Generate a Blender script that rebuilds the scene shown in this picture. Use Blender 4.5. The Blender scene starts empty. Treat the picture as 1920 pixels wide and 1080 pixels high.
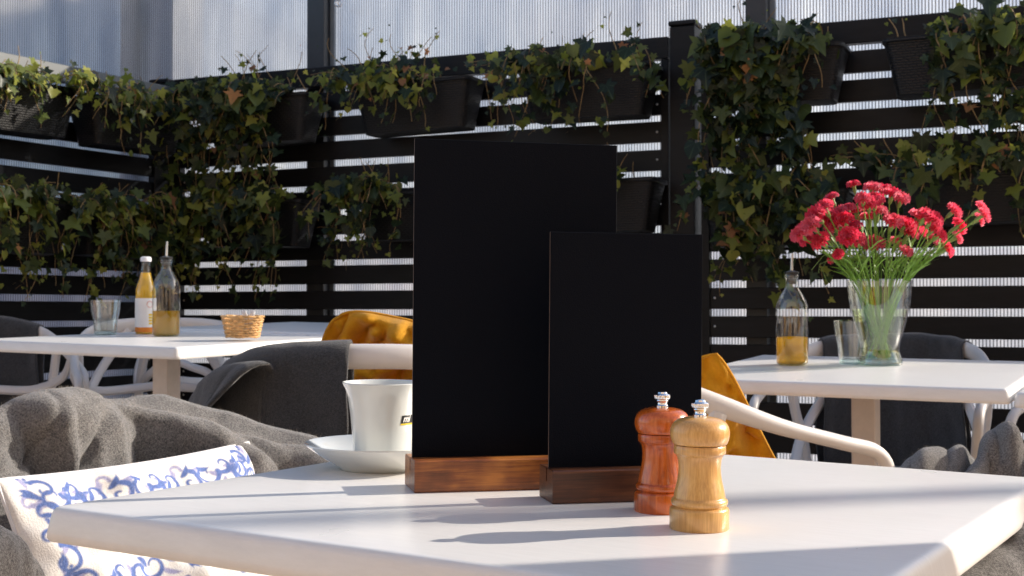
import bpy, math, random
import numpy as np
from mathutils import Vector, Matrix, noise
rnd = random.Random(7)
R = math.radians
scene = bpy.context.scene
C = scene.collection
V = Vector

# ------------------------------------------------------------------ camera, world, sun, exposure
FPX = 2480.0; HOR = 585.0; CZ = 0.905
PITCH = math.atan((HOR - 540) / FPX)
cam = bpy.data.cameras.new('camera'); camo = bpy.data.objects.new('camera', cam); C.objects.link(camo)
cam.sensor_width = 36; cam.lens = 36 * FPX / 1920
camo.location = (0, 0, CZ); camo.rotation_euler = (math.pi / 2 + PITCH, 0, 0)
cam.clip_start = 0.05; cam.clip_end = 2000
cam.dof.use_dof = True; cam.dof.focus_distance = 1.18; cam.dof.aperture_fstop = 27
scene.camera = camo
SAZ, SEL = math.atan2(0.2034, 0.0595), R(25.2)
world = bpy.data.worlds.new('World'); scene.world = world; world.use_nodes = True
wn = world.node_tree.nodes; wl = world.node_tree.links
sky = wn.new('ShaderNodeTexSky'); sky.sky_type = 'NISHITA'; sky.sun_disc = False
sky.sun_elevation = SEL; sky.sun_rotation = SAZ; sky.air_density = 1.0; sky.dust_density = 1.5
bg = wn['Background']; bg.inputs['Strength'].default_value = 0.15
wl.new(sky.outputs[0], bg.inputs['Color'])
sun = bpy.data.lights.new('sun', 'SUN'); sun.energy = 4.3; sun.angle = R(0.5); sun.color = (1.0, 0.90, 0.77)
suno = bpy.data.objects.new('sun', sun); C.objects.link(suno)
sdir = V((math.cos(SEL) * math.sin(SAZ), math.cos(SEL) * math.cos(SAZ), math.sin(SEL)))
suno.rotation_euler = sdir.to_track_quat('Z', 'Y').to_euler()
scene.view_settings.view_transform = 'Standard'; scene.view_settings.look = 'None'
scene.view_settings.gamma = 1; scene.view_settings.use_curve_mapping = False
scene.view_settings.exposure = 0.65

# ------------------------------------------------------------------ helpers
def at(px, py, D):
    """point at depth D (metres along +Y) seen at a pixel of the 1920 px photograph"""
    a = (px - 960) / FPX; b = (540 - py) / FPX
    c, s = math.cos(PITCH), math.sin(PITCH)
    dy = c - b * s; dz = s + b * c
    return V((a / dy * D, D, CZ + dz / dy * D))
def zg(x, y): return -0.022 * (max(x, -1.2) - 0.07) + 0.031 * (min(y, 3.4) - 1.22)     # the terrace rises gently to the left and away

class MB:
    def __init__(s): s.v = []; s.f = []; s.m = []
    def add(s, vs, fs, mi=0):
        n = len(s.v); s.v += [tuple(v) for v in vs]; s.f += [tuple(i + n for i in f) for f in fs]; s.m += [mi] * len(fs)
    def box(s, c, size, M=None, mi=0, bev=0.0):
        x, y, z = size[0] / 2, size[1] / 2, size[2] / 2
        if bev <= 0:
            vs = [V((a * x, b * y, d * z)) for d in (-1, 1) for a, b in ((-1, -1), (1, -1), (1, 1), (-1, 1))]
            fs = [(3, 2, 1, 0), (4, 5, 6, 7)] + [(i, (i + 1) % 4, (i + 1) % 4 + 4, i + 4) for i in range(4)]
        else:
            b_ = bev
            rings = []
            for (o, zz) in ((b_, -z), (0, -z + b_), (0, z - b_), (b_, z)):
                X, Y = x - o, y - o; k = max(b_ - o, 0) * .6
                if k > 0: rings.append([(X, -Y + k), (X, Y - k), (X - k, Y), (-X + k, Y), (-X, Y - k), (-X, -Y + k), (-X + k, -Y), (X - k, -Y)])
                else: rings.append([(X, -Y + 1e-4), (X, Y - 1e-4), (X - 1e-4, Y), (-X + 1e-4, Y), (-X, Y - 1e-4), (-X, -Y + 1e-4), (-X + 1e-4, -Y), (X - 1e-4, -Y)])
                rings[-1] = [V((p[0], p[1], zz)) for p in rings[-1]]
            vs = sum(rings, []); fs = [tuple(range(7, -1, -1)), tuple(range(24, 32))]
            for k in range(3):
                for i in range(8):
                    j = (i + 1) % 8; fs.append((k * 8 + i, k * 8 + j, k * 8 + 8 + j, k * 8 + 8 + i))
        c = V(c)
        vs = [(M @ v if M else v) + c for v in vs]
        s.add(vs, fs, mi)
    def tube(s, pts, r, n=6, ry=None, mi=0, caps=True, up=V((0, 0, 1))):
        pts = [V(p) for p in pts]; m = len(pts)
        rs = r if isinstance(r, (list, tuple)) else [r] * m
        rys = ry if isinstance(ry, (list, tuple)) else ([ry] * m if ry else rs)
        vs = []; prev = None
        for i, p in enumerate(pts):
            t = (pts[min(i + 1, m - 1)] - pts[max(i - 1, 0)])
            if t.length < 1e-9: t = V((0, 0, 1))
            t.normalize()
            if prev is None:
                a = up if abs(t.dot(up)) < .95 else V((1, 0, 0))
                x = t.cross(a).normalized()
            else:
                x = (prev - t * prev.dot(t))
                x = x.normalized() if x.length > 1e-6 else t.orthogonal().normalized()
            prev = x; y = x.cross(t)
            for k in range(n):
                a = 2 * math.pi * k / n
                vs.append(p + x * math.cos(a) * rs[i] + y * math.sin(a) * rys[i])
        fs = []
        for i in range(m - 1):
            for k in range(n):
                j = (k + 1) % n; fs.append((i * n + k, i * n + j, (i + 1) * n + j, (i + 1) * n + k))
        if caps: fs += [tuple(range(n - 1, -1, -1)), tuple(range((m - 1) * n, m * n))]
        s.add(vs, fs, mi)
    def lathe(s, prof, n=32, c=(0, 0, 0), mi=0, cap=(True, True)):
        vs = []; fs = []; m = len(prof); c = V(c)
        for r, z in prof:
            for k in range(n):
                a = 2 * math.pi * k / n; vs.append(c + V((r * math.cos(a), r * math.sin(a), z)))
        for i in range(m - 1):
            for k in range(n):
                j = (k + 1) % n; fs.append((i * n + k, i * n + j, (i + 1) * n + j, (i + 1) * n + k))
        if cap[0]: fs.append(tuple(range(n - 1, -1, -1)))
        if cap[1]: fs.append(tuple(range((m - 1) * n, m * n)))
        s.add(vs, fs, mi)
    def grid(s, fn, nu, nv, mi=0):
        vs = [fn(i / nu, j / nv) for j in range(nv + 1) for i in range(nu + 1)]
        fs = [(j * (nu + 1) + i, j * (nu + 1) + i + 1, (j + 1) * (nu + 1) + i + 1, (j + 1) * (nu + 1) + i) for j in range(nv) for i in range(nu)]
        s.add(vs, fs, mi)
    def mesh(s, name, mats, smooth=True):
        me = bpy.data.meshes.new(name); me.from_pydata([tuple(v) for v in s.v], [], s.f)
        for m in (mats if isinstance(mats, (list, tuple)) else [mats]): me.materials.append(m)
        if any(s.m): me.polygons.foreach_set('material_index', s.m)
        me.update()
        if smooth:
            me.polygons.foreach_set('use_smooth', [True] * len(me.polygons))
            try: me.set_sharp_from_angle(angle=R(smooth if smooth is not True else 38))
            except Exception: pass
        return me
    def build(s, name, mats, parent=None, M=None, smooth=True):
        return link(name, s.mesh(name, mats, smooth), parent, M)

def link(name, me, parent=None, M=None):
    o = bpy.data.objects.new(name, me); C.objects.link(o)
    if parent: o.parent = parent
    if M is not None: o.matrix_basis = M
    return o
def thing(name, label, cat, M=None, group=None):
    o = bpy.data.objects.new(name, None); C.objects.link(o); o.empty_display_size = .05
    if M is not None: o.matrix_basis = M if isinstance(M, Matrix) else Matrix.Translation(V(M))
    return tag(o, label, cat, group)
def tag(o, label, cat, group=None):
    o['label'] = label; o['category'] = cat
    if group: o['group'] = group
    return o
def struct(o): o['kind'] = 'structure'; return o
def copy_thing(o, M, label):
    c = o.copy(); C.objects.link(c); c.matrix_basis = M; c['label'] = label
    for ch in o.children:
        d = ch.copy(); C.objects.link(d); d.parent = c
        for g in ch.children:
            e = g.copy(); C.objects.link(e); e.parent = d
    return c
def frame(loc, x, n=V((0, 0, 1))):
    """matrix with local x along x and local z along n"""
    z = n.normalized(); x = (x - z * x.dot(z)).normalized(); y = z.cross(x)
    m = Matrix((x, y, z)).transposed().to_4x4(); m.translation = loc; return m
def smooth_pts(P, k=6):
    """Catmull-Rom through P"""
    P = [V(p) for p in P]; out = []
    for i in range(len(P) - 1):
        a = P[i - 1] if i else P[0] * 2 - P[1]; b = P[i]; c = P[i + 1]; d = P[i + 2] if i + 2 < len(P) else P[-1] * 2 - P[-2]
        for j in range(k):
            t = j / k; out.append(.5 * ((2 * b) + (c - a) * t + (2 * a - 5 * b + 4 * c - d) * t * t + (-a + 3 * b - 3 * c + d) * t ** 3))
    out.append(P[-1]); return out

# ------------------------------------------------------------------ materials
def mat(name):
    m = bpy.data.materials.new(name); m.use_nodes = True
    nt = m.node_tree; return m, nt.nodes, nt.links, nt.nodes['Principled BSDF']
def tex(nd, lk, kind, scale, detail=3, rough=.55, vec=None, **kw):
    t = nd.new('ShaderNodeTex' + kind); t.inputs['Scale'].default_value = scale
    if kind == 'Noise': t.inputs['Detail'].default_value = detail; t.inputs['Roughness'].default_value = rough
    if vec: lk.new(vec, t.inputs['Vector'])
    return t
def coords(nd, lk, out='Object', scale=(1, 1, 1), rot=(0, 0, 0)):
    c = nd.new('ShaderNodeTexCoord'); mp = nd.new('ShaderNodeMapping'); mp.inputs['Scale'].default_value = scale; mp.inputs['Rotation'].default_value = rot
    lk.new(c.outputs[out], mp.inputs['Vector']); return mp.outputs['Vector']
def ramp(nd, lk, fac, stops):
    r = nd.new('ShaderNodeValToRGB'); e = r.color_ramp.elements
    while len(e) < len(stops): e.new(.5)
    for i, (p, c) in enumerate(stops): e[i].position = p; e[i].color = (*c, 1) if len(c) == 3 else c
    lk.new(fac, r.inputs['Fac']); return r.outputs['Color']
def bump(nd, lk, b, h, strength, dist=.01):
    n = nd.new('ShaderNodeBump'); n.inputs['Strength'].default_value = strength; n.inputs['Distance'].default_value = dist
    lk.new(h, n.inputs['Height']); lk.new(n.outputs['Normal'], b.inputs['Normal']); return n
def simple(name, col, rough=.5, metal=0, vary=.0, scale=20, bmp=0, bscale=200, coat=0, stretch=(1, 1, 1), spec=.5):
    m, nd, lk, b = mat(name)
    b.inputs['Base Color'].default_value = (*col, 1); b.inputs['Roughness'].default_value = rough; b.inputs['Metallic'].default_value = metal
    b.inputs['Coat Weight'].default_value = coat; b.inputs['Specular IOR Level'].default_value = spec
    vec = coords(nd, lk, scale=stretch)
    if vary:
        t = tex(nd, lk, 'Noise', scale, 4, .6, vec)
        c = ramp(nd, lk, t.outputs['Fac'], [(.3, tuple(x * (1 - vary) for x in col)), (.7, tuple(min(1, x * (1 + vary)) for x in col))])
        lk.new(c, b.inputs['Base Color'])
    if bmp:
        t = tex(nd, lk, 'Noise', bscale, 3, .6, vec); bump(nd, lk, b, t.outputs['Fac'], bmp, .002)
    return m

def wood(name, dark, mid, light, grain=(1, 1, 1), rough=.35, coat=.3, k=60, fig=.5, rot=(0, 0, 0)):
    m, nd, lk, b = mat(name)
    vec = coords(nd, lk, scale=grain, rot=rot)
    a = tex(nd, lk, 'Noise', k, 6, .65, vec)
    f = tex(nd, lk, 'Noise', 22, 3, .5, coords(nd, lk))
    mx = nd.new('ShaderNodeMix'); mx.inputs[0].default_value = fig
    lk.new(a.outputs['Fac'], mx.inputs[2]); lk.new(f.outputs['Fac'], mx.inputs[3])
    c = ramp(nd, lk, mx.outputs[0], [(.36, dark), (.5, mid), (.64, light)])
    lk.new(c, b.inputs['Base Color']); b.inputs['Roughness'].default_value = rough; b.inputs['Coat Weight'].default_value = coat; b.inputs['Coat Roughness'].default_value = .18
    bump(nd, lk, b, a.outputs['Fac'], .12, .001)
    return m

M = {}
M['fence'] = simple('black_satin_paint', (.006, .006, .0075), .42, spec=.22, vary=.35, scale=9, bmp=.15, bscale=90, stretch=(1, 1, 6))
M['rail_sunlit'] = simple('sunlit_black_paint', (.065, .078, .088), .45, vary=.15, scale=12)  # black rail with its sunlit look put into the colour
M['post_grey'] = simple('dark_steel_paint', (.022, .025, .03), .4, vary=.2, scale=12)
M['post_lit_side'] = simple('sunlit_steel_side', (.16, .19, .22), .45, vary=.1)  # lighter copy of the upright's paint for its sunlit side
M['steel'] = simple('zinc_bolt', (.6, .6, .6), .35, metal=1)
M['chrome'] = simple('chrome', (.85, .86, .88), .07, metal=1)
M['soil'] = simple('potting_soil', (.03, .02, .012), .9, vary=.6, scale=80, bmp=.8)
M['white_plastic'] = simple('white_moulded_plastic', (.68, .64, .61), .38, vary=.03, scale=6, bmp=.04, bscale=300)
M['ceramic'] = simple('glazed_ceramic', (.68, .70, .68), .10, coat=.5, vary=.02, scale=15)
M['white_cap'] = simple('white_cap', (.8, .8, .82), .4)
M['black_plastic'] = simple('black_plastic', (.015, .015, .016), .35)
M['paper'] = simple('paper', (.82, .80, .78), .6, vary=.03)
M['orange_print'] = simple('orange_print', (.72, .22, .02), .5)
M['red_print'] = simple('red_print', (.6, .1, .06), .5)
M['yellow_print'] = simple('yellow_print', (.8, .55, .02), .5)
M['black_print'] = simple('black_print', (.01, .01, .01), .3)
M['pedestal'] = simple('white_powder_coat', (.66, .60, .57), .45, vary=.06, scale=30)
M['wicker'] = simple('honey_wicker', (.62, .36, .14), .5, vary=.35, scale=90, bmp=.3)
M['stake_green'] = simple('carnation_stem', (.17, .34, .045), .5, vary=.3, scale=60)
M['floor'] = simple('terrace_boards', (.54, .40, .28), .6, vary=.2, scale=6, stretch=(1, 12, 1))
M['street'] = simple('street_paving', (.46, .32, .28), .8, vary=.2, scale=.8)
M['plaster'] = simple('cream_plaster', (.74, .58, .43), .8, vary=.06, scale=1.5, bmp=.2, bscale=40)
M['brick_far'] = simple('pink_render', (.50, .33, .29), .8, vary=.15, scale=.6)
M['window_dark'] = simple('window_glass_dark', (.03, .04, .05), .1)
M['vine'] = simple('ivy_stem', (.26, .17, .07), .7, vary=.4, scale=40)
M['oak'] = wood('light_beech', (.50, .25, .07), (.62, .335, .10), (.72, .42, .14), grain=(11, 11, .6), k=60, rough=.3, coat=.4, fig=.3)
M['redwood'] = wood('orange_stained_beech', (.26, .040, .005), (.50, .10, .010), (.64, .16, .022), grain=(9, 9, .45), k=50, rough=.25, coat=.5, fig=.5)
M['base1'] = wood('stained_brown_wood', (.06, .016, .005), (.22, .066, .018), (.46, .17, .035), grain=(.6, 3, 14), k=30, rough=.4, coat=.15, fig=.55)
M['base2'] = wood('dark_stained_wood', (.022, .008, .004), (.075, .024, .010), (.15, .052, .018), grain=(.35, 3, 12), k=26, rough=.42, coat=.12, fig=.3)
M['board_edge'] = simple('board_edge_fibre', (.10, .06, .04), .6)

def mk_board():
    m, nd, lk, b = mat('chalkboard_black'); vec = coords(nd, lk)
    t = tex(nd, lk, 'Noise', 900, 2, .6, vec)
    b.inputs['Base Color'].default_value = (.003, .0042, .008, 1); b.inputs['Roughness'].default_value = .6; b.inputs['Specular IOR Level'].default_value = .06
    s = tex(nd, lk, 'Voronoi', 160, vec=vec); lt = nd.new('ShaderNodeMath'); lt.operation = 'LESS_THAN'; lt.inputs[1].default_value = .045
    lk.new(s.outputs['Distance'], lt.inputs[0])
    n2 = tex(nd, lk, 'Noise', 60, 2, .5, vec); gt = nd.new('ShaderNodeMath'); gt.operation = 'GREATER_THAN'; gt.inputs[1].default_value = .66; lk.new(n2.outputs['Fac'], gt.inputs[0])
    mu = nd.new('ShaderNodeMath'); mu.operation = 'MULTIPLY'; lk.new(lt.outputs[0], mu.inputs[0]); lk.new(gt.outputs[0], mu.inputs[1])
    c = ramp(nd, lk, mu.outputs[0], [(0, (.003, .0042, .008)), (1, (.05, .05, .06))]); lk.new(c, b.inputs['Base Color'])
    bump(nd, lk, b, t.outputs['Fac'], .5, .0006); return m
M['board'] = mk_board()

def mk_tabletop():
    m, nd, lk, b = mat('white_table_laminate')
    v1 = coords(nd, lk, scale=(1, 16, 1), rot=(0, 0, R(48))); v2 = coords(nd, lk, scale=(60, 1.5, 1)); v3 = coords(nd, lk)
    a = tex(nd, lk, 'Noise', 16, 8, .75, v1); g = tex(nd, lk, 'Noise', 5, 3, .5, v3)
    c = ramp(nd, lk, a.outputs['Fac'], [(.3, (.735, .722, .705)), (.7, (.83, .818, .805))])
    sp = tex(nd, lk, 'Voronoi', 15, vec=v3); lt = nd.new('ShaderNodeMath'); lt.operation = 'LESS_THAN'; lt.inputs[1].default_value = .010
    lk.new(sp.outputs['Distance'], lt.inputs[0])
    mx = nd.new('ShaderNodeMix'); mx.data_type = 'RGBA'; lk.new(lt.outputs[0], mx.inputs[0]); lk.new(c, mx.inputs[6]); mx.inputs[7].default_value = (.35, .31, .28, 1)
    lk.new(mx.outputs[2], b.inputs['Base Color'])
    r = ramp(nd, lk, g.outputs['Fac'], [(.3, (.27,) * 3), (.7, (.33,) * 3)]); lk.new(r, b.inputs['Roughness'])
    b.inputs['Specular IOR Level'].default_value = .5
    return m
M['tabletop'] = mk_tabletop()

def mk_wool(name, dark, light, k=1.0):
    m, nd, lk, b = mat(name); vec = coords(nd, lk)
    a = tex(nd, lk, 'Noise', 400 * k, 5, .85, vec); w = tex(nd, lk, 'Noise', 60 * k, 5, .75, vec); g = tex(nd, lk, 'Noise', 9, 3, .6, vec)
    mx = nd.new('ShaderNodeMix'); mx.inputs[0].default_value = .14; lk.new(a.outputs['Fac'], mx.inputs[2]); lk.new(w.outputs['Fac'], mx.inputs[3])
    mid = tuple((p + q) / 2 for p, q in zip(dark, light))
    c = ramp(nd, lk, mx.outputs[0], [(.40, dark), (.5, mid), (.60, light)])
    lk.new(c, b.inputs['Base Color']); b.inputs['Roughness'].default_value = .95; b.inputs['Specular IOR Level'].default_value = .15
    b.inputs['Sheen Weight'].default_value = .35; b.inputs['Sheen Roughness'].default_value = .5
    bump(nd, lk, b, mx.outputs[0], .9, .004); return m
M['wool'] = mk_wool('grey_wool', (.048, .049, .053), (.30, .288, .282))
M['wool_dark'] = mk_wool('charcoal_wool', (.020, .021, .024), (.070, .070, .074), .8)
M['wool_fibre'] = simple('wool_fibres', (.42, .38, .34), .9)

def mk_yellow():
    m, nd, lk, b = mat('mustard_velvet'); vec = coords(nd, lk)
    a = tex(nd, lk, 'Noise', 25, 5, .7, vec)
    c = ramp(nd, lk, a.outputs['Fac'], [(.3, (.58, .26, .006)), (.7, (.78, .40, .015))]); lk.new(c, b.inputs['Base Color'])
    b.inputs['Roughness'].default_value = .9; b.inputs['Sheen Weight'].default_value = .3; b.inputs['Specular IOR Level'].default_value = .2
    t = nd.new('ShaderNodeBsdfTranslucent'); lk.new(c, t.inputs['Color']); mxs = nd.new('ShaderNodeMixShader'); mxs.inputs[0].default_value = .25
    lk.new(b.outputs[0], mxs.inputs[1]); lk.new(t.outputs[0], mxs.inputs[2]); lk.new(mxs.outputs[0], nd['Material Output'].inputs['Surface'])
    n = tex(nd, lk, 'Noise', 300, 3, .6, vec); bump(nd, lk, b, n.outputs['Fac'], .5, .002); return m
M['yellow'] = mk_yellow()
M['stitch'] = simple('brown_seam', (.16, .07, .01), .8)

def mk_attr(name, rough=.85, weave=True):
    m, nd, lk, b = mat(name); a = nd.new('ShaderNodeVertexColor'); a.layer_name = 'Col'; vec = coords(nd, lk)
    n = tex(nd, lk, 'Noise', 500, 2, .6, vec)
    mx = nd.new('ShaderNodeMix'); mx.data_type = 'RGBA'; mx.blend_type = 'MULTIPLY'; mx.inputs[0].default_value = .35
    lk.new(a.outputs['Color'], mx.inputs[6]); lk.new(ramp(nd, lk, n.outputs['Fac'], [(.3, (.6, .6, .6)), (.6, (1, 1, 1))]), mx.inputs[7])
    lk.new(mx.outputs[2], b.inputs['Base Color']); b.inputs['Roughness'].default_value = rough; b.inputs['Specular IOR Level'].default_value = .2
    if weave: bump(nd, lk, b, n.outputs['Fac'], .5, .0012)
    return m
M['cushion'] = mk_attr('printed_cotton')
M['cushion_piping'] = simple('cotton_piping', (.66, .65, .66), .85)

def mk_thin(name, tint, gloss=1.0, ior=1.45, rough=.01, mixdiff=0.0, diffcol=(.8, .8, .8)):
    """thin-walled clear material: tinted see-through plus Fresnel reflection"""
    m, nd, lk, b = mat(name); nd.remove(b); out = nd['Material Output']
    t = nd.new('ShaderNodeBsdfTransparent'); t.inputs['Color'].default_value = (*tint, 1)
    g = nd.new('ShaderNodeBsdfGlossy'); g.inputs['Roughness'].default_value = rough; g.inputs['Color'].default_value = (gloss,) * 3 + (1,)
    lw = nd.new('ShaderNodeLayerWeight'); lw.inputs['Blend'].default_value = .5
    pw = nd.new('ShaderNodeMath'); pw.operation = 'POWER'; pw.inputs[1].default_value = 3.2; lk.new(lw.outputs['Facing'], pw.inputs[0])
    f = nd.new('ShaderNodeMath'); f.operation = 'MULTIPLY_ADD'; f.inputs[1].default_value = .9; f.inputs[2].default_value = .07; lk.new(pw.outputs[0], f.inputs[0])
    mx = nd.new('ShaderNodeMixShader'); lk.new(f.outputs[0], mx.inputs[0]); lk.new(t.outputs[0], mx.inputs[1]); lk.new(g.outputs[0], mx.inputs[2])
    last = mx
    if mixdiff:
        d = nd.new('ShaderNodeBsdfTranslucent'); d.inputs['Color'].default_value = (*diffcol, 1)
        m2 = nd.new('ShaderNodeMixShader'); m2.inputs[0].default_value = mixdiff
        lk.new(mx.outputs[0], m2.inputs[1]); lk.new(d.outputs[0], m2.inputs[2]); last = m2
    lk.new(last.outputs[0], out.inputs['Surface']); return m
def mk_refr(name, col, ior=1.33, mix=.55, rough=0.0):
    """a liquid: refraction mixed with straight see-through so that light passes"""
    m, nd, lk, b = mat(name); nd.remove(b); out = nd['Material Output']
    t = nd.new('ShaderNodeBsdfTransparent'); t.inputs['Color'].default_value = (*col, 1)
    g = nd.new('ShaderNodeBsdfGlass'); g.inputs['Color'].default_value = (*col, 1); g.inputs['IOR'].default_value = ior; g.inputs['Roughness'].default_value = rough
    mx = nd.new('ShaderNodeMixShader'); mx.inputs[0].default_value = mix; lk.new(t.outputs[0], mx.inputs[1]); lk.new(g.outputs[0], mx.inputs[2])
    lk.new(mx.outputs[0], out.inputs['Surface']); return m
M['glass'] = mk_thin('clear_glass', (.975, .985, .98), ior=1.5)
M['glass_thick'] = mk_refr('thick_glass', (.86, .96, .96), 1.5, .5)
M['water'] = mk_refr('water', (.97, .99, .97), 1.33, .35)
M['water_green'] = mk_refr('vase_water', (.95, .99, .80), 1.33, .22)
def mk_liquid(name, col, tcol, w):
    m, nd, lk, b = mat(name); out = nd['Material Output']
    b.inputs['Base Color'].default_value = (*col, 1); b.inputs['Roughness'].default_value = .25
    tr = nd.new('ShaderNodeBsdfTranslucent'); tr.inputs['Color'].default_value = (*col, 1)
    g = nd.new('ShaderNodeBsdfTransparent'); g.inputs['Color'].default_value = (*tcol, 1)
    m1 = nd.new('ShaderNodeMixShader'); m1.inputs[0].default_value = .6; lk.new(b.outputs[0], m1.inputs[1]); lk.new(tr.outputs[0], m1.inputs[2])
    m2 = nd.new('ShaderNodeMixShader'); m2.inputs[0].default_value = w; lk.new(m1.outputs[0], m2.inputs[1]); lk.new(g.outputs[0], m2.inputs[2])
    lk.new(m2.outputs[0], out.inputs['Surface']); return m
M['oil'] = mk_liquid('olive_oil', (.60, .38, .008), (.92, .70, .06), .48)
M['juice'] = mk_liquid('orange_juice', (.95, .66, .015), (.95, .7, .05), .08)
M['juice_low'] = mk_liquid('juice_sediment', (.75, .30, .01), (.9, .4, .05), .05)

def mk_poly(name, dens):
    """twin-wall polycarbonate: see-through flutes between milky vertical webs"""
    m, nd, lk, b = mat(name); nd.remove(b); out = nd['Material Output']
    c = nd.new('ShaderNodeTexCoord'); sx = nd.new('ShaderNodeSeparateXYZ'); lk.new(c.outputs['Object'], sx.inputs[0])
    mu = nd.new('ShaderNodeMath'); mu.operation = 'MULTIPLY'; mu.inputs[1].default_value = 1 / .0118; lk.new(sx.outputs['X'], mu.inputs[0])
    fr = nd.new('ShaderNodeMath'); fr.operation = 'PINGPONG'; fr.inputs[1].default_value = .5; lk.new(mu.outputs[0], fr.inputs[0])
    rib = ramp(nd, lk, fr.outputs[0], [(.12, (.10,) * 3), (.26, (1,) * 3)])
    n = tex(nd, lk, 'Noise', 2.2, 4, .6, coords(nd, lk, scale=(2.5, 1, .5)))
    cl = ramp(nd, lk, n.outputs['Fac'], [(.3, (.58, .63, .72)), (.7, (.86, .89, .93))])
    mx = nd.new('ShaderNodeMix'); mx.data_type = 'RGBA'; mx.blend_type = 'MULTIPLY'; mx.inputs[0].default_value = dens
    lk.new(cl, mx.inputs[6]); lk.new(rib, mx.inputs[7])
    t = nd.new('ShaderNodeBsdfTransparent'); lk.new(mx.outputs[2], t.inputs['Color'])
    d = nd.new('ShaderNodeBsdfTranslucent'); lk.new(mx.outputs[2], d.inputs['Color'])
    m1 = nd.new('ShaderNodeMixShader'); m1.inputs[0].default_value = .42; lk.new(t.outputs[0], m1.inputs[1]); lk.new(d.outputs[0], m1.inputs[2])
    g = nd.new('ShaderNodeBsdfGlossy'); g.inputs['Roughness'].default_value = .12
    m2 = nd.new('ShaderNodeMixShader'); m2.inputs[0].default_value = .05; lk.new(m1.outputs[0], m2.inputs[1]); lk.new(g.outputs[0], m2.inputs[2])
    lk.new(m2.outputs[0], out.inputs['Surface']); return m
M['poly'] = mk_poly('twinwall_polycarbonate', .75)

def mk_leaf(name, stops, trans=.35, rough=.42):
    m, nd, lk, b = mat(name)
    oi = nd.new('ShaderNodeObjectInfo'); n = tex(nd, lk, 'Noise', 55, 3, .6, coords(nd, lk))
    ad = nd.new('ShaderNodeMath'); ad.operation = 'MULTIPLY_ADD'; ad.inputs[1].default_value = .3; lk.new(n.outputs['Fac'], ad.inputs[0])
    sc = nd.new('ShaderNodeMath'); sc.operation = 'MULTIPLY'; sc.inputs[1].default_value = .7; lk.new(oi.outputs['Random'], sc.inputs[0]); lk.new(sc.outputs[0], ad.inputs[2])
    c = ramp(nd, lk, ad.outputs[0], stops)
    # pale veins: rays from the leaf base
    tc = nd.new('ShaderNodeTexCoord'); uv = nd.new('ShaderNodeSeparateXYZ'); lk.new(tc.outputs['UV'], uv.inputs[0])
    at2 = nd.new('ShaderNodeMath'); at2.operation = 'ARCTAN2'; lk.new(uv.outputs['X'], at2.inputs[0]); lk.new(uv.outputs['Y'], at2.inputs[1])
    q = nd.new('ShaderNodeMath'); q.operation = 'MULTIPLY'; q.inputs[1].default_value = 1 / .82; lk.new(at2.outputs[0], q.inputs[0])
    sh = nd.new('ShaderNodeMath'); sh.operation = 'ADD'; sh.inputs[1].default_value = 0.0; lk.new(q.outputs[0], sh.inputs[0])
    pp = nd.new('ShaderNodeMath'); pp.operation = 'PINGPONG'; pp.inputs[1].default_value = .5; lk.new(sh.outputs[0], pp.inputs[0])
    lt = nd.new('ShaderNodeMath'); lt.operation = 'LESS_THAN'; lt.inputs[1].default_value = .05; lk.new(pp.outputs[0], lt.inputs[0])
    h = nd.new('ShaderNodeMath'); h.operation = 'MULTIPLY'; h.inputs[1].default_value = .45; lk.new(lt.outputs[0], h.inputs[0])
    mx = nd.new('ShaderNodeMix'); mx.data_type = 'RGBA'; lk.new(h.outputs[0], mx.inputs[0]); lk.new(c, mx.inputs[6]); mx.inputs[7].default_value = (.13, .17, .07, 1)
    lk.new(mx.outputs[2], b.inputs['Base Color']); b.inputs['Roughness'].default_value = rough; b.inputs['Specular IOR Level'].default_value = .4
    t = nd.new('ShaderNodeBsdfTranslucent'); hs = nd.new('ShaderNodeHueSaturation'); hs.inputs['Value'].default_value = 2.2; hs.inputs['Hue'].default_value = .48; lk.new(c, hs.inputs['Color']); lk.new(hs.outputs[0], t.inputs['Color'])
    mxs = nd.new('ShaderNodeMixShader'); mxs.inputs[0].default_value = trans
    lk.new(b.outputs[0], mxs.inputs[1]); lk.new(t.outputs[0], mxs.inputs[2]); lk.new(mxs.outputs[0], nd['Material Output'].inputs['Surface']); return m
M['leaf'] = mk_leaf('ivy_leaf', [(.12, (.006, .013, .005)), (.45, (.017, .030, .008)), (.72, (.048, .068, .013)), (.95, (.17, .19, .035))])
M['leaf_light'] = mk_leaf('ivy_leaf_young_sunlit', [(.1, (.09, .125, .02)), (.5, (.20, .23, .035)), (.9, (.38, .37, .07))], .5)  # pale colour for young tips and for sunlight painted into upper leaves
M['leaf_dry'] = mk_leaf('ivy_leaf_dry', [(.1, (.16, .07, .03)), (.5, (.34, .17, .08)), (.9, (.48, .22, .07))], .35, .8)
M['calyx'] = simple('carnation_calyx', (.20, .30, .07), .5, vary=.25, scale=80)

def mk_petal():
    m, nd, lk, b = mat('carnation_petal'); oi = nd.new('ShaderNodeObjectInfo')
    c = ramp(nd, lk, oi.outputs['Random'], [(0, (.93, .035, .10)), (.5, (.98, .075, .16)), (1, (1, .18, .26))])
    lk.new(c, b.inputs['Base Color']); b.inputs['Roughness'].default_value = .6; b.inputs['Sheen Weight'].default_value = .2
    t = nd.new('ShaderNodeBsdfTranslucent'); lk.new(c, t.inputs['Color']); mxs = nd.new('ShaderNodeMixShader'); mxs.inputs[0].default_value = .45
    lk.new(b.outputs[0], mxs.inputs[1]); lk.new(t.outputs[0], mxs.inputs[2]); lk.new(mxs.outputs[0], nd['Material Output'].inputs['Surface']); return m
M['petal'] = mk_petal()

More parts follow.
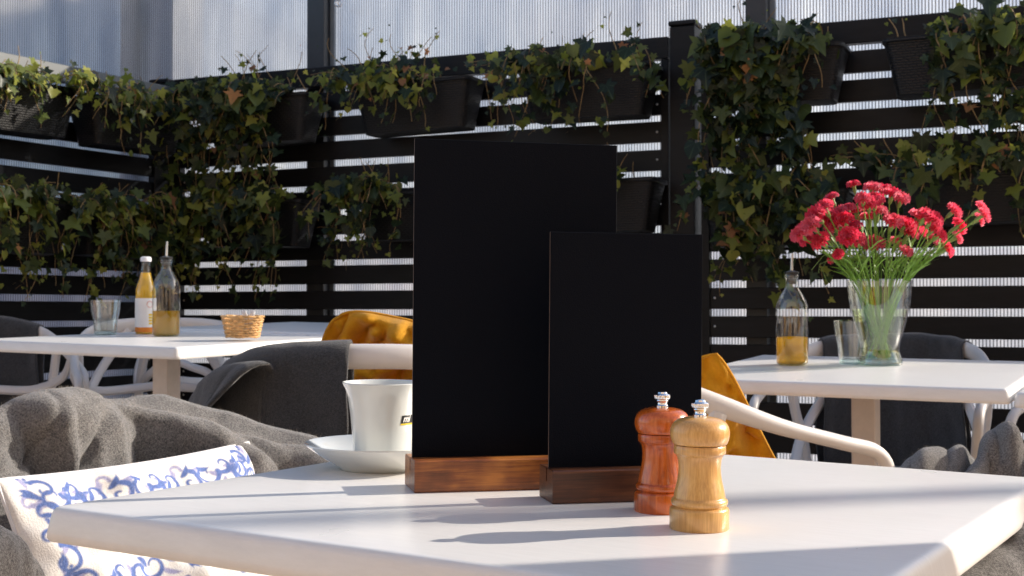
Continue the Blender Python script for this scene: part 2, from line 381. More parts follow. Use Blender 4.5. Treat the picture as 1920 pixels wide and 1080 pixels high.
def mk_rattan():
    m, nd, lk, b = mat('black_rattan'); b.inputs['Base Color'].default_value = (.006, .006, .007, 1); b.inputs['Roughness'].default_value = .4; b.inputs['Specular IOR Level'].default_value = .35
    w = nd.new('ShaderNodeTexBrick'); w.inputs['Scale'].default_value = 1; w.offset = .5
    w.inputs['Brick Width'].default_value = .026; w.inputs['Row Height'].default_value = .009; w.inputs['Mortar Size'].default_value = .0022; w.inputs['Mortar Smooth'].default_value = 1
    w.inputs['Color1'].default_value = (1, 1, 1, 1); w.inputs['Color2'].default_value = (.8, .8, .8, 1); w.inputs['Mortar'].default_value = (0, 0, 0, 1)
    tc = nd.new('ShaderNodeTexCoord'); lk.new(tc.outputs['UV'], w.inputs['Vector'])
    bump(nd, lk, b, w.outputs['Color'], .6, .003); return m
M['rattan'] = mk_rattan()

# ------------------------------------------------------------------ the setting
mb = MB()
mb.add([(-400, -400, -.75), (400, -400, -.75), (400, 400, -.75), (-400, 400, -.75)], [(0, 1, 2, 3)])
struct(mb.build('ground', M['street'], smooth=False))
FA = R(23.88); FU = V((math.cos(FA), -math.sin(FA), 0)); FN = V((-math.sin(FA), -math.cos(FA), 0))   # along the back fence, out towards the tables
F0 = V((0, 5.3, 0))
def fpt(s, n, z): return F0 + FU * s + FN * n + V((0, 0, z))
LU = V((-.494, -.869, 0)).normalized(); LN = V((-LU.y, LU.x, 0)); LN = LN if LN.x > 0 else -LN
L0 = fpt(-1.674, 0, 0)
def lpt(s, n, z): return L0 + LU * s + LN * n + V((0, 0, z))

# terrace floor boards: a sloping sheet with real boards
tf = MB()
P = [fpt(-1.95, -.35, 0), fpt(7.6, -.35, 0), V((7, -3.2, 0)), V((-4.6, -3.2, 0)), lpt(4.2, -.35, 0)]
P = [V((p.x, p.y, zg(p.x, p.y))) for p in P]
tf.add(P + [p - V((0, 0, .25)) for p in P], [(0, 4, 3, 2, 1)] + [(i, (i + 1) % 5, (i + 1) % 5 + 5, i + 5) for i in range(5)] + [(5, 6, 7, 8, 9)])
floor = struct(tf.build('terrace_floor', M['floor'], smooth=False))

_sb = MB(); _sb.lathe([(.0048, 0), (.0048, .001), (.003, .0024), (0, .0028)], 8, cap=(False, False)); SCREW = _sb.mesh('screw', M['steel'])
def slat_panel(U, N, O, s0, s1, rail_top, rail_h, first_gap, label, stile=(.03, .03), low=0.0, rail_mat=None, pitch=.1055, gap=.0265):
    """one framed panel of horizontal slats. z values relative to the eye height"""
    X = U; Z = V((0, 0, 1))
    Mx = Matrix((U, -N if U.cross(Z).dot(-N) < 0 else N, Z)).transposed().to_4x4()
    base = O + U * ((s0 + s1) / 2); base.z = zg(base.x, base.y)
    root = thing('slatted_fence', label, 'fence', base, 'black slatted fence panels around the terrace')
    Rm = Matrix((U, U.cross(Z) * -1, Z)).transposed()
    def bx(name, sa, sb, za, zb, n0, n1, m, bev=.003, mesh=None):
        c = O + U * ((sa + sb) / 2) + N * ((n0 + n1) / 2) + V((0, 0, CZ + (za + zb) / 2)) - base
        if mesh is None:
            b = MB(); b.box((0, 0, 0), (sb - sa, abs(n1 - n0), zb - za), None, bev=bev); mesh = b.mesh(name, m, 25)
        m4 = Rm.to_4x4(); m4.translation = c
        return link(name, mesh, root, m4), mesh
    bx('top_rail', s0, s1, rail_top - rail_h, rail_top, .0, .045, rail_mat or M['fence'])
    zb = min(zg((O + U * s0).x, (O + U * s0).y), zg((O + U * s1).x, (O + U * s1).y)) - CZ + low + .05
    bx('stile', s0, s0 + stile[0], zb, rail_top - rail_h - .001, .0, .04, M['fence'])
    bx('stile', s1 - stile[1], s1, zb, rail_top - rail_h - .001, .0, .04, M['fence'])
    z = first_gap - gap / 2; me = None; h = pitch - gap
    while z - h > zb:
        o, me = bx('slat', s0 + stile[0] + .001, s1 - stile[1] - .001, z - h, z, .008, .030, M['fence'], .002, me)
        o.location.z += rnd.uniform(-.0022, .0022); z -= pitch
        for sx_ in (s0 + stile[0] + .018, s1 - stile[1] - .018):
            m5 = Matrix((U, V((0, 0, 1)), N)).transposed().to_4x4(); m5.translation = O + U * sx_ + N * .0303 + V((0, 0, CZ + z + pitch - h / 2)) - base
            link('screw', SCREW, root, m5)
    return root
slat_panel(FU, FN, F0, -1.64, .665, 1.044, .084, .949, 'long slatted fence behind the tall menu board, between corner post and capped post')
slat_panel(FU, FN, F0, .792, 3.2, 1.044, .084, .949, 'slatted fence behind the flower vase, right of the capped black post')
slat_panel(LU, LN, L0, .03, 2.35, 1.008, .070, .901, 'slatted fence with sunlit grey top rail along the left side of the terrace', stile=(.13, .03), rail_mat=M['rail_sunlit'])
slat_panel(FU, FN, F0, 3.33, 5.6, 1.044, .084, .949, 'slatted fence panel of the back fence, outside the picture at right')

def fence_post(p, w, top, label, U, cap=True):
    base = V((p.x, p.y, zg(p.x, p.y)))
    root = thing('fence_post', label, 'post', base, 'black square posts of the slatted fence')
    Rm = Matrix((U, V((-U.y, U.x, 0)), V((0, 0, 1)))).transposed().to_4x4()
    h = CZ + top - base.z
    b = MB(); b.box((0, 0, h / 2 - .01), (w, w, h - .02), bev=.004); b.build('shaft', M['fence'], root, Rm, 25)
    b = MB(); b.box((0, 0, h - .01), (w + .010, w + .010, .020), bev=.005); b.build('cap', M['fence'], root, Rm, 25)
    for k in range(3):
        b = MB(); b.lathe([(.0, -.0), (.009, 0), (.008, .004), (0, .006)], 12)
        m4 = frame(FU * (-w / 2 - .0) + FN * .02 + V((0, 0, h - .22 - k * .55)), FN, -FU); b.build('bolt', M['steel'], root, m4)
    return root
fence_post(fpt(.727, .02, 0), .096, 1.095, 'black square post with a flat cap, between the two panels of the back fence', FU)
fence_post(fpt(-1.70, .03, 0), .095, 1.045, 'black corner post half hidden in ivy where left and back fences meet', FU)
fence_post(fpt(3.265, .02, 0), .096, 1.095, 'black square post with a flat cap, outside the picture at right', FU)

# outer wind screen of twin-wall polycarbonate
def screen(U, N, O, s0, s1, off, z0, z1, label, posts, corner=False):
    base = O + U * ((s0 + s1) / 2) - N * off; base.z = zg(base.x, base.y)
    root = thing('polycarbonate_screen', label, 'wind screen', base, 'translucent polycarbonate wind screens outside the fence')
    Rm = Matrix((U, -N, V((0, 0, 1)))).transposed().to_4x4()
    edges = sorted([s0] + [p for p, _ in posts] + [s1])
    for a, b_ in zip(edges[:-1], edges[1:]):
        b = MB(); w = b_ - a - .002; b.box((0, 0, 0), (w, .008, z1 - z0))
        m4 = Rm.copy(); m4.translation = O + U * ((a + b_) / 2) - N * (off + .006) + V((0, 0, CZ + (z0 + z1) / 2)) - base
        b.build('sheet', M['poly'], root, m4, smooth=False)
    for p, w in posts:
        b = MB(); b.box((0, 0, 0), (w, .07, z1 + 1.0 - z0), bev=.004)
        m4 = Rm.copy(); m4.translation = O + U * p - N * (off - .04) + V((0, 0, CZ + (z0 + z1 + 1.0) / 2)) - base
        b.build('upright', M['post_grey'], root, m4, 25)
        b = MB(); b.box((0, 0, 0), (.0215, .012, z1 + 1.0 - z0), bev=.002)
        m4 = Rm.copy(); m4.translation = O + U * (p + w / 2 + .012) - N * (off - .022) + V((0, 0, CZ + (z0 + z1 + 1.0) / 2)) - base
        b.build('lit_side_strip', M['post_lit_side'], root, m4, 25)  # sunlit side face of the upright, put in as a paler strip
    return root
def s_at(px, n=0):
    k = (px - 960) / FPX
    p = F0 + FN * n
    return (k * p.y - p.x) / (FU.x - k * FU.y)
screen(FU, FN, F0, -2.0, 2.35, .10, -.85, 1.55, 'ribbed translucent polycarbonate screen standing behind the back fence', [(s_at(603, -.08), .086), (s_at(1425, -.08), .080)])
ls = screen(LU, LN, L0, -.30, 2.6, .10, -.85, 1.55, 'ribbed translucent polycarbonate screen standing behind the left fence', [])
b = MB(); b.box((0, 0, 0), (.08, .05, 2.4), bev=.004)
pc = lpt(.10, -.17, 0); b_o = b.build('corner_upright', M['post_grey'], ls, Matrix.Translation(V((pc.x, pc.y, CZ + .35)) - ls.location), 25)
# bolt and tie on the steel upright
t = thing('eye_bolt', 'small dark eye bolt on the steel upright at the top edge', 'bolt', fpt(s_at(636, -.02), -.005, CZ + 1.32))
b = MB(); b.tube([V((math.cos(a) * .014, 0, math.sin(a) * .014)) for a in np.linspace(0, 2 * math.pi, 14)], .003, 6); b.build('ring', M['steel'], t)
b = MB(); b.tube([(0, .0, 0), (0, .06, 0)], .004, 6); b.build('shank', M['steel'], t)

# what the light meets outside the picture: cafe facade behind the camera, a pillar and lamp-like poles added to cast shadows, a house over the street
fac = thing('cafe_facade', 'cream plastered cafe front behind the photographer, outside the picture', 'building', (0, -3.0, 0))
b = MB()
xs = [-9, -6.2, -4.8, -1.8, -.4, 2.6, 4.0, 6.5, 9]
for i in range(8):
    solid = i % 2 == 0
    if solid: b.box(((xs[i] + xs[i + 1]) / 2, 0, 2.2), (xs[i + 1] - xs[i], .3, 5.4))
    else:
        b.box(((xs[i] + xs[i + 1]) / 2, 0, -.15), (xs[i + 1] - xs[i] - .004, .3, .7)); b.box(((xs[i] + xs[i + 1]) / 2, 0, 3.85), (xs[i + 1] - xs[i] - .004, .3, 2.1))
b.build('wall', M['plaster'], fac, smooth=False)
for i in (1, 3, 5, 7):
    b = MB(); b.box(((xs[i] + xs[i + 1]) / 2, 0, 1.5), (xs[i + 1] - xs[i] - .004, .05, 2.6)); b.build('window', M['window_dark'], fac, smooth=False)
edge = V((.334, .986, 0)); SV = V((math.sin(SAZ), math.cos(SAZ), 0)); SP = V((SV.y, -SV.x, 0))
pil = edge + SV * 1.35 + SP * .21
pt = thing('blocker', 'square white pillar added to shade the table, right of the picture', 'blocker', (pil.x, pil.y, zg(pil.x, pil.y)))  # added out of view to cast the straight shade edge on the table
b = MB(); b.box((0, 0, 1.6), (.42, .42, 3.2), Matrix.Rotation(math.atan2(SV.y, SV.x), 3, 'Z'), bev=.01); b.build('shaft', M['plaster'], pt, None, 25)
b = MB(); b.box((0, 0, .06), (.5, .5, .12), Matrix.Rotation(math.atan2(SV.y, SV.x), 3, 'Z'), bev=.01); b.build('plinth', M['plaster'], pt, None, 25)
for k, (q, dd, r) in enumerate((((.35, 1.21), 8.0, .036), ((.35, 1.60), 9.0, .036))):  # unseen poles added to lay soft shadow bands across the table
    p = V((q[0], q[1], 0)) + SV * dd
    lp = thing('shadow_pole', ('near' if k == 0 else 'far') + ' slim pole added for its soft shadow, beyond the fence, right of the picture', 'shadow caster', (p.x, p.y, -.75), 'added shadow poles beyond the fence')
    b = MB(); b.tube([(0, 0, 0), (0, 0, .6), (0, 0, 6.2)], [r * 1.6, r, r * .9], 12); b.build('pole', M['post_grey'], lp)
    b = MB(); b.lathe([(.02, 6.2), (.16, 6.3), (.2, 6.5), (.14, 6.65), (.02, 6.72)], 16); b.build('pole_head', M['white_cap'], lp)
for k, (x, y, w, h) in enumerate(((-9, 24, 14, 2.6), (7, 26, 13, 2.4), (22, 18, 9, 2.9))):
    hs = thing('street_building', ('low pink rendered house beyond the left part of the fence', 'low pink rendered house beyond the middle of the fence', 'low pink rendered house beyond the right end of the fence')[k], 'building', (x, y, -.75))
    b = MB(); b.box((0, 0, h / 2), (w, 6, h)); b.build('wall', M['brick_far'], hs, smooth=False)
    b = MB(); b.add([(-w / 2 - .3, -3.3, h), (w / 2 + .3, -3.3, h), (w / 2 + .3, 3.3, h), (-w / 2 - .3, 3.3, h), (-w / 2, 0, h + .5), (w / 2, 0, h + .5)], [(0, 1, 5, 4), (2, 3, 4, 5), (0, 4, 3), (1, 2, 5), (3, 2, 1, 0)]); b.build('roof', M['street'], hs, smooth=False)

# ------------------------------------------------------------------ tables
def table_top_mesh(half=.3365, cr=.008, th=.0285):
    prof = [(-.03, -th), (.004, -th), (.0062, -th + .003), (.0058, -th + .008), (.0025, -.0065), (.0012, -.0036), (-.0010, -.0014), (-.0036, -.0003), (-.007, 0), (-.05, 0)]
    b = MB(); n = 6; rings = []
    for off, z in prof:
        ring = []
        h = half + off; r = max(cr + off, .001) if off > -.02 else .006
        for q, (sx, sy) in enumerate(((1, 1), (-1, 1), (-1, -1), (1, -1))):
            cx, cy = sx * (h - r), sy * (h - r)
            for k in range(n + 1):
                a = math.pi / 2 * (q + k / n); ring.append(V((cx + r * math.cos(a), cy + r * math.sin(a), z)))
        rings.append(ring)
    m = len(rings[0]); vs = sum(rings, []); fs = [tuple(range(m - 1, -1, -1)), tuple(range((len(rings) - 1) * m, len(rings) * m))]
    for i in range(len(rings) - 1):
        for k in range(m): j = (k + 1) % m; fs.append((i * m + k, i * m + j, (i + 1) * m + j, (i + 1) * m + k))
    b.add(vs, fs); return b.mesh('tabletop', M['tabletop'], 50)
TT = table_top_mesh()
class Plane:
    def __init__(s, cx, cy, h, tx, ty, yaw): s.c = (cx, cy); s.h = h; s.tx = tx; s.ty = ty; s.yaw = yaw; s.n = V((-tx, -ty, 1)).normalized()
    def z(s, x, y): return CZ - s.h + s.tx * (x - s.c[0]) + s.ty * (y - s.c[1])
    def hit(s, px, py):
        p = at(px, py, 1.0); o = V((0, 0, CZ)); d = p - o
        # z(o + t d) = plane
        t = (s.z(0, 0) - CZ) / (d.z - s.tx * d.x - s.ty * d.y); return o + d * t
    def frame(s, x, y, yaw=0): return frame(V((x, y, s.z(x, y))), V((math.cos(yaw), math.sin(yaw), 0)), s.n)
    def top(s): return s.frame(s.c[0], s.c[1], s.yaw)
def make_table(pl, label):
    fr = pl.top(); root = thing('cafe_table', label, 'table', fr @ Matrix.Translation((0, 0, -.74)), 'square white cafe tables')
    link('tabletop', TT, root, Matrix.Translation((0, 0, .74)))
    b = MB(); b.box((0, 0, .735 / 2 + .01), (.052, .052, .69), bev=.004); b.build('pedestal', M['pedestal'], root, None, 25)
    b = MB(); b.box((0, 0, .704), (.30, .30, .010), bev=.002); b.build('mounting_plate', M['pedestal'], root, None, 25)
    for a in (45, 135):
        b = MB(); b.box((0, 0, .018), (.62, .055, .022), Matrix.Rotation(R(a), 3, 'Z'), bev=.004); o = b.build('foot', M['pedestal'], root, None, 25)
        if a == 135: o.location.z = .0015
    return root
TF = Plane(.0758, 1.224, .165, -.008, .0136, -.5469)
TR = Plane(.7783, 2.9147, .1256, .0116, .0415, -.4841)
TL = Plane(-.9115, 3.4936, .0681, -.0057, .0261, -.4843)
v_ = V((.465, .885)); u_ = V((.885, -.465))
TL2 = Plane(-.9115 + .465 * .686 - .02, 3.4936 + .885 * .686, .068 - .022, -.0057, .0261, -.4843)
TR2 = Plane(.7783 + .885 * .69, 2.9147 - .465 * .69, .1256 + .012, .0116, .0415, -.4841)
make_table(TF, 'nearest white square cafe table with menu boards and pepper mills on it')
make_table(TR, 'white square cafe table carrying the vase of red flowers')
make_table(TL, 'white square cafe table at left carrying two bottles and a water glass')
make_table(TL2, 'white table pushed behind the left table, with the wicker basket near its seam')
make_table(TR2, 'white table cut off by the right edge of the picture, beside the flower table')

# ------------------------------------------------------------------ chairs
def make_chair():
    root = thing('plastic_chair', '', 'chair', Matrix())
    W = M['white_plastic']
    H = .775
    rail = smooth_pts([(-.262, .235, .44), (-.272, .262, .56), (-.275, .235, .617), (-.280, .15, .640), (-.278, .02, .672), (-.262, -.10, .712), (-.215, -.20, .748), (-.12, -.258, H - .008), (0, -.275, H - .004),
                        (.12, -.258, H - .008), (.215, -.20, .748), (.262, -.10, .712), (.278, .02, .672), (.280, .15, .640), (.275, .235, .617), (.272, .262, .56), (.262, .235, .44)], 5)
    def wid(p): return .0130 + .0105 * max(0, min(1, (p.z - .66) / .10))
    b = MB(); b.tube(rail, [wid(p) for p in rail], 12, [.013 if p.z < .7 else .011 for p in rail]); b.build('back_rail', W, root)
    root['rail'] = [c for p in rail for c in p]
    for sx in (-1, 1):
        b = MB(); b.tube(smooth_pts([(sx * .10, -.262, H - .02), (sx * .19, -.235, .62), (sx * .235, -.16, .52), (sx * .235, -.06, .455), (sx * .22, .02, .43)], 5), .011, 8, .015); b.build('back_loop', W, root)
        b = MB(); b.tube(smooth_pts([(sx * .277, .04, .665), (sx * .272, -.08, .60), (sx * .20, -.19, .56), (sx * .07, -.235, .565), (0, -.238, .572)], 5), .011, 8, .015); b.build('back_loop', W, root)
        b = MB(); b.tube(smooth_pts([(sx * .262, -.10, .70), (sx * .255, -.14, .58), (sx * .235, -.18, .46), (sx * .235, -.21, .25), (sx * .255, -.26, 0)], 5), .014, 8, .017); b.build('rear_leg', W, root)
        b = MB(); b.tube(smooth_pts([(sx * .262, .237, .45), (sx * .25, .235, .40), (sx * .248, .24, .2), (sx * .262, .25, 0)], 5), .014, 8, .017); b.build('front_leg', W, root)
    def seat(u, v):
        x = (u - .5) * .49; y = -.20 + v * .45
        return V((x * (1 - .08 * abs(v - .6)), y, .43 - .018 * (1 - (2 * u - 1) ** 2) * math.sin(math.pi * min(1, v * 1.1)) + .0))
    b = MB(); b.grid(seat, 14, 12); o = b.build('seat', W, root)
    md = o.modifiers.new('thick', 'SOLIDIFY'); md.thickness = .022; md.offset = -1
    return root
CH = make_chair(); used = []
def chair(x, y, yaw, label):
    m4 = Matrix.Translation((x, y, zg(x, y))) @ Matrix.Rotation(yaw, 4, 'Z')
    if not used: used.append(1); CH.matrix_basis = m4; CH['label'] = label; CH['group'] = 'white plastic chairs around the cafe tables'; return CH
    return copy_thing(CH, m4, label)
def face(dx, dy): return math.atan2(dy, dx) - math.pi / 2
cB = (-.29, 2.68); CBo = chair(cB[0], cB[1], face(-.08, 1), 'white plastic chair behind the cup, dark blanket on its back and mustard cushion in it')
cC = (.325, 2.52); CCo = chair(cC[0], cC[1], face(.9, .436), 'white plastic chair whose long arm curves down right of the light pepper mill')
CFo = chair(.97, 3.50, face(-.42, -.9), 'white plastic chair behind the flower table with a dark blanket over its back')
for ch in [c for c in CCo.children if c.name.startswith('back_loop')][1::2]: bpy.data.objects.remove(ch)
for ch in [c for c in CFo.children if c.name.startswith('back_loop')][1::2]: bpy.data.objects.remove(ch)
CIo = chair(-1.62, 3.98, face(.5, -.87), 'white plastic chair at the left picture edge with a dark grey blanket over its back')
chair(-1.07, 4.12, face(.35, -.94), 'white plastic chair behind the water glass, tucked under the left table')
chair(-.98, 4.55, face(.8, -.6), 'white plastic chair behind the left tables, its loops right of the pedestal')
chair(1.62, 3.28, face(-.75, -.66), 'white plastic chair behind the right-hand tables, its loops under the table end')
# the chair under the big blanket: no arms show, only its back carries the cloth
ca_ = copy_thing(CH, Matrix.Translation((-.50, 1.80, zg(-.5, 1.8))) @ Matrix.Rotation(face(.86, -.50), 4, 'Z'), 'armless white plastic chair wholly covered by the big grey blanket at left')
rl_ = MB(); rl_.tube(smooth_pts([(-.215, -.20, .66), (-.12, -.258, .70), (0, -.275, .71), (.12, -.258, .70), (.215, -.20, .66)], 5), .015, 8); rlm = rl_.mesh('back_rail', M['white_plastic'])
for ch in list(ca_.children):
    if ch.name.startswith('back_rail'): ch.data = rlm
    elif not ch.name.startswith('seat'): bpy.data.objects.remove(ch)
for sx in (-1, 1):
    for nm, yy, hh, y2 in (('rear_leg', -.19, .66, -.22), ('front_leg', .20, .42, .22)):
        lg = MB(); lg.tube([(sx * .215, yy, hh), (sx * .21, yy, hh * .5), (sx * .22, y2, 0)], .015, 8); lg.build(nm, M['white_plastic'], ca_)
def rail_world(ch, x0, x1, up=.026, n=9):
    r_ = ch['rail']; pts = [V(r_[i:i + 3]) for i in range(0, len(r_), 3)]
    pts = [p for p in pts if p.z > .60 and x0 <= p.x <= x1]
    return [ch.matrix_basis @ (p + V((0, 0, up))) for p in pts[::max(1, len(pts) // n)]]

# ------------------------------------------------------------------ cloth: blankets and cushions
def fnoise(p, s): return noise.noise(V(p) * s)
def drape(name, crest, out_len, in_len, out_dir, label, cat='blanket', m='wool', rad=.022, fold=.018, nu=70, nv=60, fold_k=9, seed=0, group=None, bulge=0.0, flare=0.0, in_drop=.3, slant=0.0):
    """a blanket hung over a rail: crest polyline in world space, falls out_len outwards (towards out_dir) and in_len inwards"""
    cp = smooth_pts(crest, 8); n = len(cp)
    def cr(u):
        t = u * (n - 1); i = min(int(t), n - 2); return cp[i].lerp(cp[i + 1], t - i)
    od = V(out_dir).normalized()
    def f(u, v):
        s = -in_len + v * (in_len + out_len)          # arc length from crest
        c = cr(u); e = .01
        tn = (cr(min(1, u + e)) - cr(max(0, u - e))); tn.z = 0; tn.normalize()
        nr = V((tn.y, -tn.x, 0)); nr = nr if nr.dot(od) > 0 else -nr
        q = rad * math.pi / 2
        sg = 1 if s > 0 else -1; a = abs(s)
        if a < q: ang = a / rad; off = math.sin(ang) * rad; dz = -(1 - math.cos(ang)) * rad
        else: off = rad + (a - q) * flare; dz = -rad - (a - q) * math.sqrt(max(0, 1 - flare * flare))
        k = min(1, a / .12)
        w = fold * k * (math.sin(u * fold_k + 1.7 * math.sin(u * 5 + seed) + seed + a * 3) * .6 + 1.1 * fnoise((u * 3.1 + seed, a * 3.5, seed * 1.3), 1.6))
        w += .004 * fnoise((u * 12, a * 12, seed), 1.0)
        w += bulge * math.sin(math.pi * min(1, a / max(out_len, .01))) if sg > 0 else 0
        p = c + nr * (sg * off + w * sg) + V((0, 0, dz + .006 * fnoise((u * 6, seed, 0), 1)))
        p += tn * (.010 * k * fnoise((a * 8, u * 2, seed + 5), 1) - slant * u * (a if sg > 0 else 0))
        return p
    b = MB(); b.grid(f, nu, nv); o = b.build(name, M[m], None, None, 180); tag(o, label, cat, group)
    md = o.modifiers.new('thick', 'SOLIDIFY'); md.thickness = .005; md.offset = 0
    return o

# foreground blanket over the left chair: built as profile curves across two ridges
def big_blanket():
    # columns from near left to far right: px of front ridge, its y, depth D; px and y of rear ridge; y of hem point
    cols = [(-190, 905, 1.46, -190, 880, 1.62), (-110, 835, 1.50, -110, 815, 1.68), (-40, 785, 1.54, -30, 775, 1.72), (25, 752, 1.58, 30, 752, 1.78), (80, 733, 1.62, 90, 742, 1.84), (125, 730, 1.66, 140, 745, 1.90),
            (165, 741, 1.70, 190, 752, 1.93), (203, 755, 1.74, 232, 748, 1.95), (250, 763, 1.78, 262, 739, 1.97), (300, 772, 1.81, 305, 741, 1.99), (350, 786, 1.84, 362, 753, 2.01), (405, 803, 1.87, 420, 770, 2.03),
            (460, 820, 1.895, 480, 790, 2.05), (520, 834, 1.915, 545, 807, 2.065), (575, 836, 1.935, 592, 820, 2.075), (640, 850, 1.96, 650, 838, 2.09), (720, 880, 1.99, 730, 865, 2.10)]
    n = len(cols)
    def lerp_col(u):
        t = u * (n - 1); i = min(int(t), n - 2); w = t - i; w = w * w * (3 - 2 * w) * .35 + w * .65
        return [a + (b - a) * w for a, b in zip(cols[i], cols[i + 1])]
    TFd = V((.86, -.50, 0)).normalized()                      # towards the table
    def f(u, v):
        c = lerp_col(u); k_ = max(0, 1 - u * 1.1); Fp = at(c[0], c[1], c[2] + .03 + .13 * k_); Bp = at(c[3], c[4], c[5] + .02 + .10 * k_)
        # v: 0..0.25 behind, .25..0.4 rear ridge to front ridge valley, .4..1 front fall
        if v < .22:
            t = 1 - v / .22; p = Bp + V((-.86, .50, 0)) * (.02 + .05 * math.sin(t * 1.6)) * min(1, t * 3) + V((0, 0, -.40 * t))
        elif v < .42:
            t = (v - .22) / .20; p = Bp.lerp(Fp, t)
            dep = .045 * (0.35 + .65 * min(1, max(0, (u - .40) * 6)))
            p.z -= dep * math.sin(math.pi * t) ** .8 if 0 < t < 1 else 0
        else:
            t = (v - .42) / .58; a = t * .50
            r = .045
            if a < r * 1.57: off = r * math.sin(a / r); dz = -r * (1 - math.cos(a / r))
            else: off = r + (a - r * 1.57) * .05; dz = -r - (a - r * 1.57)
            p = Fp + TFd * off + V((0, 0, dz))
            k = min(1, a / .07)
            x = u * 16
            # hand-placed folds: (column, slant, width, height)
            w = 0
            for (cx, sl, wd, ht) in ((4.9, 1.2, 1.7, .024), (2.6, 2.6, .34, -.030), (3.3, 2.6, .30, .012), (6.1, 3.0, .40, -.010), (7.6, 1.2, 1.0, -.048), (9.5, 7.5, 1.9, .028), (11.4, 6.5, .55, -.014), (13.0, 4.5, .9, .014)):
                q = (x - cx - sl * a * 2.2) / wd; w += ht * math.exp(-q * q)
            w += .020 * fnoise((u * 5, a * 5, 3.1), 1.4) + .007 * fnoise((u * 16, a * 16, 1), 1)
            rg = abs(fnoise((u * 7 + a * 5, a * 3 - u * 2, 9.3), 1.2)); w -= .016 * max(0, 1 - rg * 7)
            p += TFd * (w * k); p.z += w * k * .35
        e = fnoise((u * 9, v * 8, 2.0), 1.5)
        p += V((0, 0, .005 * e)) + TFd * (.006 * fnoise((u * 14, v * 12, 7), 1.3))
        return p
    b = MB(); b.grid(f, 200, 150); o = b.build('blanket', M['wool'], None, None, 180)
    tag(o, 'big rumpled grey wool blanket heaped over the near left chair behind the blue patterned cushion', 'blanket')
    sm = o.modifiers.new('smooth', 'SMOOTH'); sm.iterations = 3; sm.factor = .5
    md = o.modifiers.new('thick', 'SOLIDIFY'); md.thickness = .006; md.offset = 0
    return f
fblank = big_blanket()
# wool fibres along the surface (short upright hairs catching the sun)
def fibres(f, n, parent, size=.006):
    b = MB()
    for _ in range(n):
        u = rnd.random(); v = rnd.uniform(.2, 1); p = f(u, v); q = f(min(1, u + .004), v); r = f(u, min(1, v + .004))
        nn = (q - p).cross(r - p)
        if nn.length < 1e-9: continue
        nn.normalize()
        if nn.dot(V((0, 0, CZ)) - p) < 0: nn = -nn
        d = (nn + V((rnd.gauss(0, .7), rnd.gauss(0, .7), rnd.gauss(0, .7)))).normalized() * size * rnd.uniform(.5, 1.3)
        s = d.orthogonal().normalized() * .00020
        b.add([p + s, p - s, p + d], [(0, 1, 2)])
    o = b.build('wool_fibre', M['wool_fibre'], parent, None, False); o['kind'] = 'stuff'; return o
BL = bpy.data.objects['blanket']
fibres(fblank, 60000, BL, .0075)

